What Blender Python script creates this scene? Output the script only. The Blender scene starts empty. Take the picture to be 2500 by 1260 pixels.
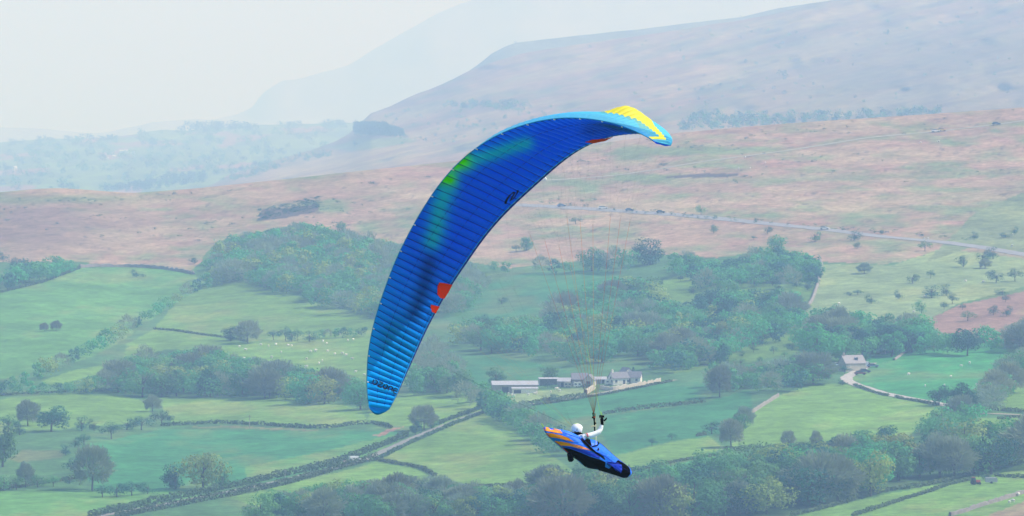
import bpy, bmesh, math, random
import numpy as np
from mathutils import Vector, Matrix
from mathutils.bvhtree import BVHTree

random.seed(7)
rng = np.random.default_rng(11)
SC = bpy.context.scene
COL = SC.collection

# ------------------------------------------------------------------ camera
CAMZ = 300.0
LENS, SENSOR = 200.0, 36.0
FPX = 2500.0 * LENS / SENSOR                 # focal length in photograph pixels
HORIZON = 300.0                              # photograph row of the true horizon
PITCH = math.atan((630.0 - HORIZON) / FPX)
CP, SP = math.cos(PITCH), math.sin(PITCH)
cd = bpy.data.cameras.new('camera')
cd.lens, cd.sensor_width = LENS, SENSOR
cd.clip_start, cd.clip_end = 1.0, 60000.0
cam = bpy.data.objects.new('camera', cd)
COL.objects.link(cam)
cam.location = (0, 0, CAMZ)
cam.rotation_euler = (math.pi / 2 - PITCH, 0, 0)
SC.camera = cam

# ------------------------------------------------------------------ sky and sun
SUN_EL, SUN_AZ = math.radians(48), math.radians(84)      # azimuth clockwise from +Y
w = bpy.data.worlds.new('World'); SC.world = w; w.use_nodes = True
nt = w.node_tree
sky = nt.nodes.new('ShaderNodeTexSky'); sky.sky_type = 'NISHITA'; sky.sun_disc = False
sky.sun_elevation = SUN_EL; sky.sun_rotation = SUN_AZ
sky.air_density = 1.0; sky.dust_density = 0.6; sky.ozone_density = 4.0
bg = nt.nodes['Background']; bg.inputs['Strength'].default_value = 0.15
nt.links.new(sky.outputs[0], bg.inputs['Color'])
sd = bpy.data.lights.new('sun', 'SUN'); sd.energy = 3.9; sd.angle = math.radians(0.6); sd.color = (1.0, 0.945, 0.91)
sun = bpy.data.objects.new('sun', sd); COL.objects.link(sun)
SUNV = Vector((math.sin(SUN_AZ) * math.cos(SUN_EL), math.cos(SUN_AZ) * math.cos(SUN_EL), math.sin(SUN_EL)))
sun.rotation_euler = (-SUNV).to_track_quat('-Z', 'Y').to_euler()
sun.location = (0, 0, 800)
SC.view_settings.view_transform = 'Standard'; SC.view_settings.look = 'None'
SC.view_settings.exposure = 0.45; SC.view_settings.gamma = 1.0
SC.view_settings.use_curve_mapping = False
SC.render.engine = 'CYCLES'
cy = SC.cycles
cy.use_denoising = True
try: cy.denoiser = 'OPENIMAGEDENOISE'
except Exception: pass
cy.max_bounces = 5; cy.diffuse_bounces = 2; cy.glossy_bounces = 2; cy.transmission_bounces = 3
cy.volume_bounces = 1; cy.transparent_max_bounces = 8
cy.sample_clamp_indirect = 4.0
HAZE_DENSITY = 1.75e-4
HAZE_COLOR = (0.40, 0.59, 1.0)

# ------------------------------------------------------------------ helpers
def P(px, py, D):
    """photograph pixel + forward distance in metres -> world point (arrays allowed)"""
    px, py, D = np.asarray(px, float), np.asarray(py, float), np.asarray(D, float)
    a = (px - 1250.0) / FPX; b = -(py - 630.0) / FPX
    t = D / (CP + b * SP)
    return np.stack([a * t + 0 * b, D + 0 * a * b, CAMZ + t * (-SP + b * CP) + 0 * a], -1)

def pix(p):
    """world point -> photograph pixel"""
    p = np.asarray(p, float)
    d = p - np.array([0, 0, CAMZ])
    fw = d[..., 1] * CP - d[..., 2] * SP
    up = d[..., 1] * SP + d[..., 2] * CP
    return 1250 + FPX * d[..., 0] / fw, 630 - FPX * up / fw

def link(o, parent=None):
    COL.objects.link(o)
    if parent is not None: o.parent = parent
    return o

def mesh(name, v, f, mat=None, smooth=False):
    m = bpy.data.meshes.new(name)
    v = np.asarray(v, dtype=np.float32).reshape(-1, 3)
    if isinstance(f, np.ndarray):
        n, k = f.shape
        m.vertices.add(len(v)); m.vertices.foreach_set('co', v.ravel())
        m.loops.add(n * k); m.loops.foreach_set('vertex_index', f.astype(np.int32).ravel())
        m.polygons.add(n); m.polygons.foreach_set('loop_start', np.arange(0, n * k, k, dtype=np.int32))
        m.update(calc_edges=True)
    else:
        m.from_pydata([tuple(map(float, p)) for p in v], [], [tuple(q) for q in f]); m.update()
    if mat is not None:
        for mm in (mat if isinstance(mat, (list, tuple)) else [mat]): m.materials.append(mm)
    if smooth: m.polygons.foreach_set('use_smooth', [True] * len(m.polygons))
    return m

def obj(name, me, parent=None):
    return link(bpy.data.objects.new(name, me), parent)

def empty(name, loc=(0, 0, 0), rz=0.0):
    o = bpy.data.objects.new(name, None); o.empty_display_size = 0.5
    o.location = loc; o.rotation_euler = (0, 0, rz)
    return link(o)

def tag(o, label=None, cat=None, group=None, kind=None):
    if label: o['label'] = label
    if cat: o['category'] = cat
    if group: o['group'] = group
    if kind: o['kind'] = kind
    return o

class MB:
    """collects simple solids for one mesh"""
    def __init__(s): s.v, s.f, s.mi = [], [], []
    def add(s, vs, fs, mi=0):
        o = len(s.v); s.v += [tuple(map(float, p)) for p in vs]
        s.f += [tuple(i + o for i in q) for q in fs]; s.mi += [mi] * len(fs); return s
    def box(s, x0, x1, y0, y1, z0, z1, mi=0):
        return s.add([(x0, y0, z0), (x1, y0, z0), (x1, y1, z0), (x0, y1, z0), (x0, y0, z1), (x1, y0, z1), (x1, y1, z1), (x0, y1, z1)],
                     [(3, 2, 1, 0), (4, 5, 6, 7), (0, 1, 5, 4), (1, 2, 6, 5), (2, 3, 7, 6), (3, 0, 4, 7)], mi)
    def prism(s, poly, y0, y1, mi=0):
        """polygon in x,z swept along y"""
        n = len(poly)
        vs = [(x, y0, z) for x, z in poly] + [(x, y1, z) for x, z in poly]
        fs = [tuple(range(n)), tuple(range(2 * n - 1, n - 1, -1))] + [(i, (i + 1) % n + 0, (i + 1) % n + n, i + n)[::-1] for i in range(n)]
        return s.add(vs, fs, mi)
    def tube(s, pts, rad, k=6, mi=0, cap=True):
        pts = [Vector(p) for p in pts]; n = len(pts)
        rad = rad if isinstance(rad, (list, tuple)) else [rad] * n
        vs = []
        for i, p in enumerate(pts):
            d = (pts[min(i + 1, n - 1)] - pts[max(i - 1, 0)]).normalized()
            u = d.cross(Vector((0, 0, 1)))
            if u.length < 1e-3: u = d.cross(Vector((1, 0, 0)))
            u.normalize(); t = d.cross(u)
            for j in range(k):
                a = 2 * math.pi * j / k
                vs.append(p + u * (rad[i] * math.cos(a)) + t * (rad[i] * math.sin(a)))
        fs = [(i * k + j, i * k + (j + 1) % k, (i + 1) * k + (j + 1) % k, (i + 1) * k + j) for i in range(n - 1) for j in range(k)]
        if cap: fs += [tuple(range(k))[::-1], tuple(range((n - 1) * k, n * k))]
        return s.add(vs, fs, mi)
    def mesh(s, name, mat, smooth=False):
        m = mesh(name, s.v, s.f, mat, smooth)
        if any(s.mi): m.polygons.foreach_set('material_index', s.mi)
        return m
    def build(s, name, mat, parent=None, smooth=False):
        return obj(name, s.mesh(name, mat, smooth), parent)

# ------------------------------------------------------------------ materials
def lin(h):
    h = h.lstrip('#'); c = [int(h[i:i + 2], 16) / 255 for i in (0, 2, 4)]
    return tuple(x / 12.92 if x <= .04045 else ((x + .055) / 1.055) ** 2.4 for x in c)

MATS = {}
def mat(name, col=(.5, .5, .5), rough=.85, spec=.2, transl=0.0, vary=0.0, noise=None, attr=None, metal=0.0, hue=0.0, emit=0):
    """procedural material: base colour (or colour attribute) x noise x per-object variation"""
    m = bpy.data.materials.new(name); m.use_nodes = True
    t = m.node_tree; b = t.nodes['Principled BSDF']
    b.inputs['Roughness'].default_value = rough; b.inputs['Specular IOR Level'].default_value = spec
    b.inputs['Metallic'].default_value = metal
    if attr:
        a = t.nodes.new('ShaderNodeAttribute'); a.attribute_name = attr; src = a.outputs['Color']
    else:
        r = t.nodes.new('ShaderNodeRGB'); r.outputs[0].default_value = (*col, 1); src = r.outputs[0]
    if noise:
        for sc, amt, det in noise:
            tc = t.nodes.new('ShaderNodeTexCoord'); n = t.nodes.new('ShaderNodeTexNoise')
            n.inputs['Scale'].default_value = sc; n.inputs['Detail'].default_value = det; n.inputs['Roughness'].default_value = .6
            t.links.new(tc.outputs['Object'], n.inputs['Vector'])
            mr = t.nodes.new('ShaderNodeMapRange'); mr.inputs[1].default_value = .25; mr.inputs[2].default_value = .75
            mr.inputs[3].default_value = 1 - amt; mr.inputs[4].default_value = 1 + amt
            t.links.new(n.outputs['Fac'], mr.inputs[0])
            mx = t.nodes.new('ShaderNodeVectorMath'); mx.operation = 'SCALE'
            t.links.new(src, mx.inputs[0]); t.links.new(mr.outputs[0], mx.inputs['Scale']); src = mx.outputs[0]
    if vary or hue:
        oi = t.nodes.new('ShaderNodeObjectInfo'); hs = t.nodes.new('ShaderNodeHueSaturation')
        mr = t.nodes.new('ShaderNodeMapRange'); mr.inputs[3].default_value = 1 - vary; mr.inputs[4].default_value = 1 + vary
        t.links.new(oi.outputs['Random'], mr.inputs[0]); t.links.new(mr.outputs[0], hs.inputs['Value'])
        m2 = t.nodes.new('ShaderNodeMath'); m2.operation = 'MULTIPLY'; m2.inputs[1].default_value = 7.31
        m3 = t.nodes.new('ShaderNodeMath'); m3.operation = 'FRACT'
        t.links.new(oi.outputs['Random'], m2.inputs[0]); t.links.new(m2.outputs[0], m3.inputs[0])
        mh = t.nodes.new('ShaderNodeMapRange'); mh.inputs[3].default_value = .5 - hue; mh.inputs[4].default_value = .5 + hue
        t.links.new(m3.outputs[0], mh.inputs[0]); t.links.new(mh.outputs[0], hs.inputs['Hue'])
        t.links.new(src, hs.inputs['Color']); src = hs.outputs[0]
    t.links.new(src, b.inputs['Base Color'])
    if transl:
        tr = t.nodes.new('ShaderNodeBsdfTranslucent'); t.links.new(src, tr.inputs['Color'])
        mx = t.nodes.new('ShaderNodeMixShader'); mx.inputs[0].default_value = transl
        t.links.new(b.outputs[0], mx.inputs[1]); t.links.new(tr.outputs[0], mx.inputs[2])
        t.links.new(mx.outputs[0], t.nodes['Material Output'].inputs['Surface'])
    MATS[name] = m
    return m

def wrinkle(m, scale, dist, strength=.6, stretch=(1, 1, 1)):
    """cloth creases: bump from stretched noise"""
    t = m.node_tree; b = t.nodes['Principled BSDF']; tc = t.nodes.new('ShaderNodeTexCoord'); mp = t.nodes.new('ShaderNodeMapping'); mp.inputs['Scale'].default_value = stretch
    n = t.nodes.new('ShaderNodeTexNoise'); n.inputs['Scale'].default_value = scale; n.inputs['Detail'].default_value = 4; n.inputs['Distortion'].default_value = .6
    bp = t.nodes.new('ShaderNodeBump'); bp.inputs['Strength'].default_value = strength; bp.inputs['Distance'].default_value = dist
    t.links.new(tc.outputs['Object'], mp.inputs[0]); t.links.new(mp.outputs[0], n.inputs['Vector']); t.links.new(n.outputs['Fac'], bp.inputs['Height']); t.links.new(bp.outputs[0], b.inputs['Normal'])
    for q in t.nodes:
        if q.type == 'BSDF_TRANSLUCENT': t.links.new(bp.outputs[0], q.inputs['Normal'])

def poly_mask(px, py, poly):
    """inside test, vectorised"""
    ins = np.zeros(px.shape, bool); n = len(poly)
    x0, x1 = min(p[0] for p in poly), max(p[0] for p in poly); y0, y1 = min(p[1] for p in poly), max(p[1] for p in poly)
    sel = np.where((px >= x0) & (px <= x1) & (py >= y0) & (py <= y1))
    if len(sel[0]) == 0: return ins
    X, Y = px[sel], py[sel]; r = np.zeros(X.shape, bool)
    for i in range(n):
        ax, ay = poly[i]; bx, by = poly[(i + 1) % n]
        if ay == by: continue
        c = (ay > Y) != (by > Y)
        r ^= c & (X < (bx - ax) * (Y - ay) / (by - ay) + ax)
    ins[sel] = r
    return ins

def vnoise(x, y, seed=0):
    """smooth value noise, -1..1, vectorised"""
    xi, yi = np.floor(x).astype(np.int64), np.floor(y).astype(np.int64)
    fx, fy = x - xi, y - yi; fx, fy = fx * fx * (3 - 2 * fx), fy * fy * (3 - 2 * fy)
    def h(a, b):
        k = (a * 374761393 + b * 668265263 + seed * 1442695) & 0x7fffffff
        k = ((k ^ (k >> 13)) * 1274126177) & 0x7fffffff
        return ((k ^ (k >> 16)) & 0xffff) / 32767.5 - 1
    return (h(xi, yi) * (1 - fx) + h(xi + 1, yi) * fx) * (1 - fy) + (h(xi, yi + 1) * (1 - fx) + h(xi + 1, yi + 1) * fx) * fy

def fbm(x, y, seed=0, o=4):
    r = 0; a = 1; s = 0
    for i in range(o): r = r + a * vnoise(x * 2 ** i, y * 2 ** i, seed + i * 17); s += a; a *= .55
    return r / s
# ------------------------------------------------------------------ terrain
RIDGE = np.array([(-1200, 505), (-400, 490), (0, 470), (90, 461), (150, 459), (220, 464), (320, 472), (480, 460), (700, 437), (900, 415), (1050, 400), (1300, 372),
                  (1650, 325), (1850, 307), (2000, 296), (2250, 280), (2500, 262), (3000, 235), (3700, 205)], float)
def smooth_poly(pts, step=10., sig=3):
    x = np.arange(pts[0, 0], pts[-1, 0] + step, step); y = np.interp(x, pts[:, 0], pts[:, 1])
    k = np.exp(-.5 * (np.arange(-3 * sig, 3 * sig + 1) / sig) ** 2); k /= k.sum()
    return x, np.convolve(np.pad(y, 3 * sig, mode='edge'), k, 'valid')
_rx, _ry = smooth_poly(RIDGE, 10., 2)
def ridge(px): return np.interp(px, _rx, _ry)
_sn = np.array([-.4, 0, .14, .30, .47, .60, .75, .85, .93, 1.0]); _dn = np.array([1600, 1850, 2020, 2280, 2660, 2960, 3300, 3500, 3640, 3780.])
_ss = np.linspace(-.4, 1, 281); _dd = np.interp(_ss, _sn, _dn)
_k = np.exp(-.5 * (np.arange(-30, 31) / 10.) ** 2); _k /= _k.sum()
_dpad = np.concatenate([_dd[0] - (np.arange(30, 0, -1)) * (_dd[1] - _dd[0]), _dd, _dd[-1] + np.arange(1, 31) * (_dd[-1] - _dd[-2])])
_dd = np.convolve(_dpad, _k, 'valid')
def Dnear(px, py):
    px, py = np.asarray(px, float), np.asarray(py, float)
    s = (1400 - py) / (1400 - ridge(px))
    return np.interp(s, _ss, _dd) + 9 * vnoise(px / 210., py / 75., 3) + 22 * vnoise(px / 700., py / 260., 5)
def G(px, py): return P(px, py, Dnear(px, py))
def mpp(px, py): return float(Dnear(px, py)) / FPX

# covers (base colours of the ground itself)
C_LIGHT, C_MID, C_TEAL, C_VIV = np.array((.140, .262, .056)), np.array((.092, .220, .054)), np.array((.045, .180, .064)), np.array((.050, .240, .070))
C_PALE, C_ROUGH, C_WOOD = np.array((.205, .275, .115)), np.array((.075, .170, .060)), np.array((.045, .105, .038))
C_BRACK, C_STRAW, C_MGREEN, C_HEATH = np.array((.340, .200, .148)), np.array((.365, .275, .170)), np.array((.185, .225, .10)), np.array((.11, .085, .075))
FIELDS = [
 (C_ROUGH, [(-900, 640), (190, 640), (470, 662), (530, 590), (740, 545), (900, 580), (1150, 640), (1240, 655), (1400, 640), (1600, 620), (1750, 630), (1900, 610), (2010, 640), (2150, 645), (2200, 640), (2300, 606), (2500, 640), (3400, 700), (3400, 1600), (-900, 1600)]),
 (C_WOOD, [(510, 690), (520, 600), (600, 572), (750, 552), (900, 590), (1010, 610), (1010, 800), (900, 775), (700, 712)]),
 (C_MID * 1.1, [(0, 716), (100, 690), (195, 655), (300, 651), (400, 656), (470, 668), (505, 695), (440, 735), (350, 790), (300, 830), (230, 870), (120, 900), (-60, 940), (-900, 1000), (-900, 800)]),
 (C_LIGHT * .92, [(510, 690), (590, 690), (700, 716), (830, 755), (920, 780), (920, 810), (760, 820), (610, 835), (375, 803), (430, 740)]),
 (C_LIGHT * .96, [(310, 840), (375, 805), (480, 815), (600, 838), (560, 870), (420, 860), (300, 890)]),
 (C_LIGHT, [(600, 835), (720, 820), (920, 805), (1000, 800), (1000, 940), (900, 930), (760, 905), (640, 885), (560, 862)]),
 (C_LIGHT, [(100, 930), (200, 900), (290, 885), (315, 895), (200, 925), (130, 945)]),
 (C_LIGHT * .97, [(-900, 1010), (0, 975), (150, 960), (300, 966), (365, 985), (370, 1015), (300, 1035), (0, 1060), (-900, 1060)]),
 (C_LIGHT * 1.0, [(385, 972), (640, 968), (780, 976), (880, 1000), (900, 1032), (790, 1045), (650, 1037), (420, 1032)]),
 (C_LIGHT * .96, [(900, 990), (1000, 960), (1110, 955), (1170, 985), (1190, 1000), (1060, 1045), (960, 1038), (900, 1032)]),
 (C_TEAL * 1.12, [(200, 1085), (400, 1048), (700, 1052), (960, 1052), (1000, 1066), (870, 1122), (700, 1165), (570, 1190), (240, 1212), (190, 1130)]),
 (C_MID * 1.12, [(600, 1140), (800, 1100), (960, 1062), (1000, 1066), (870, 1122), (700, 1160), (600, 1180)]),
 (C_LIGHT * .95, [(920, 1125), (1000, 1085), (1180, 1010), (1260, 1060), (1330, 1100), (1400, 1150), (1300, 1185), (1110, 1190), (1062, 1164), (1024, 1144)]),
 (C_LIGHT * 1.05, [(560, 1215), (870, 1142), (919, 1126), (1024, 1146), (1060, 1166), (1040, 1190), (900, 1200), (700, 1215), (640, 1240)]),
 (C_MID * 1.2, [(-900, 1215), (200, 1195), (560, 1207), (240, 1262), (240, 1500), (-900, 1500)]),
 (C_TEAL, [(1080, 775), (1180, 700), (1250, 672), (1400, 655), (1480, 660), (1500, 690), (1400, 760), (1250, 790), (1130, 800)]),
 (C_TEAL * .95, [(1040, 860), (1150, 865), (1300, 885), (1400, 910), (1330, 930), (1200, 945), (1100, 940), (1040, 900)]),
 (C_PALE * 1.15, [(1215, 965), (1430, 945), (1425, 962), (1250, 987)]),
 (C_TEAL * 1.05, [(1250, 997), (1490, 960), (1640, 932), (1730, 935), (1740, 965), (1720, 980), (1560, 1000), (1480, 1012), (1290, 1030)]),
 (C_TEAL * .98, [(1480, 1015), (1720, 985), (1830, 950), (1840, 1000), (1760, 1060), (1610, 1082), (1500, 1112), (1470, 1060)]),
 (C_LIGHT * 1.0, [(1500, 1115), (1612, 1084), (1730, 1065), (1770, 1095), (1640, 1130), (1540, 1150)]),
 (C_LIGHT * 1.08, [(1830, 1012), (1900, 967), (1960, 945), (2060, 935), (2120, 955), (2292, 992), (2290, 1020), (2200, 1070), (2033, 1088), (1900, 1092), (1780, 1098), (1800, 1050)]),
 (C_VIV, [(2070, 920), (2125, 895), (2190, 862), (2400, 838), (2460, 850), (2440, 900), (2400, 960), (2330, 990), (2200, 966), (2090, 934)]),
 (C_VIV * .9, [(2100, 868), (2189, 860), (2183, 880), (2125, 892)]),
 (C_LIGHT, [(2430, 1000), (2460, 950), (2500, 920), (2800, 880), (2800, 1003)]),
 (C_LIGHT, [(2320, 1055), (2400, 1020), (2500, 1018), (2800, 1010), (2800, 1045), (2420, 1060)]),
 (C_PALE, [(2012, 645), (2180, 648), (2300, 606), (2500, 632), (2800, 640), (2800, 700), (2500, 700), (2340, 740), (2250, 790), (2100, 790), (1960, 770), (1990, 720)]),
 (C_MGREEN, [(2260, 640), (2380, 520), (2500, 470), (2800, 460), (2800, 640), (2500, 625), (2380, 600)]),
 (C_BRACK * .8, [(2240, 790), (2340, 745), (2500, 712), (2800, 690), (2800, 840), (2400, 835), (2290, 815)]),
 (C_TEAL * 1.25, [(1540, 1155), (1750, 1115), (1900, 1097), (2030, 1095), (1900, 1130), (1650, 1170), (1500, 1180)]),
 (C_LIGHT * 1.1, [(1880, 1268), (2081, 1225), (2322, 1176), (2500, 1133), (3400, 950), (3400, 1600), (1700, 1600)]),
 (C_STRAW * .8, [(2400, 1262), (2500, 1225), (2800, 1150), (2800, 1300), (2380, 1300)]),
 (C_LIGHT * .85, [(1600, 690), (1750, 640), (1880, 670), (1995, 690), (1975, 740), (1850, 720), (1700, 745), (1600, 725)]),
 (C_LIGHT * .8, [(1560, 890), (1750, 862), (1800, 800), (1960, 800), (1950, 860), (1800, 890), (1650, 912)]),
 (C_ROUGH * .7 + C_BRACK * .2, [(20, 1120), (60, 1098), (160, 1100), (150, 1118), (50, 1130)]),
 (C_ROUGH * .5 + C_BRACK * .4, [(400, 1045), (560, 1040), (780, 1050), (780, 1053), (560, 1045)]),
 (C_BRACK * .9, [(910, 1062), (960, 1045), (985, 1041), (960, 1053), (925, 1066)]),
 (C_WOOD * 1.1, [(240, 905), (330, 872), (420, 852), (520, 858), (600, 885), (680, 905), (760, 912), (860, 935), (930, 960), (930, 1012), (860, 984), (780, 972), (640, 965), (470, 968), (350, 963), (270, 955)]),
 (C_WOOD, [(1310, 1190), (1560, 1180), (1750, 1150), (1900, 1130), (2100, 1090), (2400, 1070), (2500, 1060), (2700, 1040), (2700, 1100), (2500, 1124), (2350, 1158), (2180, 1190), (2000, 1238), (1900, 1262), (1700, 1500), (1310, 1500)]),
]
def cover(px, py):
    n1 = fbm(px / 260., py / 34., 1, 4); n2 = fbm(px / 90., py / 16., 9, 4); n3 = fbm(px / 34. + py / 60., py / 7., 21, 3)
    # moor: straw grass, bracken and green flushes in drifts
    col = np.empty(px.shape + (3,)); col[:] = C_BRACK * 1.0
    wS = np.clip(.42 + 1.1 * n1 + .3 * n3, 0, 1)[..., None]; col = col * (1 - wS) + C_STRAW * wS
    wG = np.clip(.12 + 1.4 * n2 - .8 * n1 + .3 * n3, 0, 1)[..., None]; col = col * (1 - wG) + C_MGREEN * wG
    # greener band by the left brow and along the upper right road
    wL = np.clip(1.1 - np.abs(py - 487 - 6 * n3) / 16., 0, 1) * np.clip((420 - px) / 200., 0, 1)
    wR = np.clip(1 - np.abs(py - (452 - (px - 1500) * .028) - 14 * n2) / 13., 0, 1) * np.clip((px - 1500) / 200., 0, 1) * .7
    wt = np.clip(wL + wR, 0, 1)[..., None]; col = col * (1 - wt) + C_MGREEN * .95 * wt
    wH = np.clip(1.6 - np.hypot((px - 100) / 190., (py - 555) / 55.), 0, 1)[..., None] * .8; col = col * (1 - wH) + np.array((.21, .135, .105)) * wH
    wQ = (np.clip((px - 1980) / 350., 0, 1) * np.clip((py - 440 - 40 * n1) / 50., 0, 1) * np.clip(.55 + 1.2 * n2, 0, 1))[..., None] * .75; col = col * (1 - wQ) + C_MGREEN * .95 * wQ
    for poly in ([(626, 541), (640, 511), (700, 508), (778, 499), (780, 515), (700, 531)], [(1620, 436), (1700, 424), (1820, 424), (1780, 433)]):
        m = poly_mask(px + 6 * n3, py + 3 * n2, poly); col[m] = C_HEATH
    n4 = fbm(px / 26., py / 2.6, 71, 3); col = col * (1 + .12 * n4 + .10 * n3)[..., None]
    d3 = fbm(px / 18. + py / 30., py / 5., 33, 3)
    sp = (d3 > .52) & (py > ridge(px) + 3); col[sp] = col[sp] * .45 + C_HEATH * .55
    jx, jy = px + 5 * n3, py + 2 * n3
    for i, (c, poly) in enumerate(FIELDS):
        m = poly_mask(jx, jy, poly)
        st = fbm(px[m] / 60. + i * 3.3, (py[m] + px[m] * .12) / 9. + i, 50 + i, 4); lg = fbm(px[m] / 160. + i, py[m] / 40., 80 + i, 3)
        f = (1 + .22 * st + .20 * lg)[:, None]
        cc = c[None] * f
        dry = np.clip(lg * 1.1 + st * .5 - .12, 0, .55)[:, None]; cc = cc * (1 - dry) + np.array((.27, .28, .10)) * c.sum() / .56 * dry
        col[m] = cc
    return col

M_GROUND = mat('turf_and_moor', attr='Cover', rough=.95, spec=.05, noise=[(.011, .16, 6), (.055, .28, 5), (.25, .34, 4), (.9, .14, 2)])
def grid_mesh(name, pts, colors, material):
    r, c = pts.shape[:2]
    idx = np.arange(r * c).reshape(r, c)
    f = np.stack([idx[:-1, :-1], idx[:-1, 1:], idx[1:, 1:], idx[1:, :-1]], -1).reshape(-1, 4)
    m = mesh(name, pts.reshape(-1, 3), f, material, smooth=True)
    a = m.color_attributes.new('Cover', 'FLOAT_COLOR', 'POINT')
    rgba = np.ones((r * c, 4), np.float32); rgba[:, :3] = colors.reshape(-1, 3)
    a.data.foreach_set('color', rgba.ravel())
    return m, f

cols = np.concatenate([np.arange(-900, -60, 30), np.arange(-60, 2560, 4), np.arange(2560, 3420, 30)]).astype(float)
srow = np.concatenate([np.linspace(0, .10, 8), np.linspace(.11, 1.0, 300)])
PXg = np.broadcast_to(cols, (len(srow), len(cols))).copy()
PYg = 1400 - srow[:, None] * (1400 - ridge(cols))[None]
near = G(PXg, PYg); colA = cover(PXg, PYg)
# the far side of the moor, falling away
back = []
for d in (30, 80, 160, 300, 500, 760):
    p = near[-1].copy(); p[:, 1] += d; p[:, 0] *= (near[-1][:, 1] + d) / near[-1][:, 1]; p[:, 2] -= .02 * d + .10 * d * d / 760.; back.append(p)
# the slope between the camera's hill and the fields
front = []
z0 = near[0][:, 2]
for D, f in ((1700, 1.0), (1500, .97), (1250, .92), (1000, .84), (750, .68), (500, .48), (300, .31), (150, .17), (60, .08), (15, .02), (-60, .008)):
    p = near[0].copy(); sc_ = max(D, 1100) / near[0][:, 1]; p[:, 0] *= sc_; p[:, 1] = D
    p[:, 2] = (CAMZ - 2.2) * (1 - f) + z0 * f; front.append(p)
pts = np.concatenate([np.array(front[::-1]), near, np.array(back)], 0)
mid = np.broadcast_to(C_MID, (len(front), len(cols), 3)); bk = np.broadcast_to(C_STRAW * .8, (len(back), len(cols), 3))
me, fA = grid_mesh('ground', pts, np.concatenate([mid, colA, bk], 0), M_GROUND)
ground = tag(obj('ground', me), kind='structure')
BV = BVHTree.FromPolygons([tuple(map(float, p)) for p in pts.reshape(-1, 3)], [tuple(map(int, q)) for q in fA], epsilon=0.0)
def zat(x, y, default=None):
    h = BV.ray_cast(Vector((x, y, 2000)), Vector((0, 0, -1)))
    return h[0].z if h[0] is not None else default

# ---- the moor hill behind, the farmland to its left, and the far ranges
def far_land(name, crest, D0, D1, base_off, cover_fn, step=8, rows=60, foot=None, x0=None, x1=None, bump=0.0, seed=0, power=1.0):
    cr = np.array(crest, float); xs = np.arange(x0 if x0 is not None else cr[0, 0], (x1 if x1 is not None else cr[-1, 0]) + step, step)
    top = np.interp(xs, cr[:, 0], cr[:, 1]) + bump * fbm(xs / 60., xs * 0 + seed, seed, 4)
    ft = np.maximum(ridge(xs), top) + base_off if foot is None else np.interp(xs, [q[0] for q in foot], [q[1] for q in foot])
    s = np.linspace(0, 1, rows)
    py = ft[None] + (top - ft)[None] * s[:, None]; px = np.broadcast_to(xs, py.shape)
    D = (D0 + (D1 - D0) * (s ** power)[:, None]) + (D1 - D0) * .05 * fbm(px / 130., py / 45., seed + 3, 3)
    q = P(px, py, D)
    bb = []
    for d in (60, 200, 500, 900):
        p = q[-1].copy(); p[:, 1] += d; p[:, 0] *= p[:, 1] / q[-1][:, 1]; p[:, 2] -= .03 * d + .12 * d * d / 900.; bb.append(p)
    cc = cover_fn(px, py)
    me, f = grid_mesh(name, np.concatenate([q, np.array(bb)], 0), np.concatenate([cc, np.repeat(cc[-1:], 4, 0)], 0), M_GROUND)
    o = tag(obj(name, me), kind='structure')
    s_inv = lambda X, Y: (np.interp(X, xs, ft), np.interp(X, xs, top))
    def FG(X, Y):
        X, Y = np.asarray(X, float), np.asarray(Y, float)
        a, b = s_inv(X, Y); t = np.clip((Y - a) / (b - a - 1e-6), 0, 1)
        DD = D0 + (D1 - D0) * t ** power + (D1 - D0) * .05 * fbm(X / 130., Y / 45., seed + 3, 3)
        return P(X, Y, DD), DD
    return o, FG

def cov_B(px, py):
    n1 = fbm((px + py * 1.5) / 230., (py + px * .24) / 22., 101, 4); n2 = fbm(px / 70., (py + px * .24) / 11., 107, 4)
    col = np.empty(px.shape + (3,)); col[:] = C_BRACK * .85
    wS = np.clip(.35 + 1.6 * n1 + .4 * n2, 0, 1)[..., None]; col = col * (1 - wS) + C_STRAW * .85 * wS
    wG = np.clip(.12 + 1.5 * n2 - .7 * n1, 0, 1)[..., None] * .8; col = col * (1 - wG) + C_MGREEN * .8 * wG
    wD = np.clip((px - 1650) / 500., 0, 1)[..., None] * .7 * np.clip((py + 40) / 150., 0, 1)[..., None]; col = col * (1 - wD) + np.array((.17, .15, .12)) * wD
    for poly in ([(800, 360), (870, 338), (980, 335), (1020, 345), (930, 362), (850, 372)],):
        m = poly_mask(px + 10 * n2, py + 3 * n1, poly); col[m] = C_MGREEN
    sp = n2 > .5; col[sp] = col[sp] * .35 + C_HEATH * .5
    n5 = fbm((px + py) / 40., (py + px * .22) / 3.2, 117, 3); col = col * (1 + .45 * n5 + .25 * n1)[..., None]
    return np.clip(col * np.array((.92, .90, .66)), .03, .8)
def cov_C(px, py):
    n1 = fbm(px / 90., py / 14., 131, 3); n2 = fbm(px / 30., py / 8., 137, 3)
    col = np.empty(px.shape + (3,)); col[:] = C_LIGHT * .9
    g = np.floor(px / 62. + 1.3 * n1) * 7.1 + np.floor(py / 13. + px / 240.) * 3.7
    k = np.sin(g * 12.9898) * 43758.5; k = k - np.floor(k)
    col *= (.7 + .6 * k)[..., None]
    w_ = (np.clip(n2 * 1.6 + .2, 0, 1) * .7)[..., None]; col = col * (1 - w_) + C_WOOD * 1.2 * w_
    b = (k > .86)[..., None]; col = np.where(b, C_STRAW * .6, col)
    return col * np.array((1.3, 1.0, 1.0))
def cov_far(px, py):
    n = fbm(px / 140., py / 30., 151, 3)[..., None]
    return np.array((.33, .28, .23)) * (1 + .3 * n)
def cov_shoulder(px, py):
    return np.array((.16, .17, .09)) * (1 + .4 * fbm(px / 90., py / 14., 171, 3)[..., None])
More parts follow.
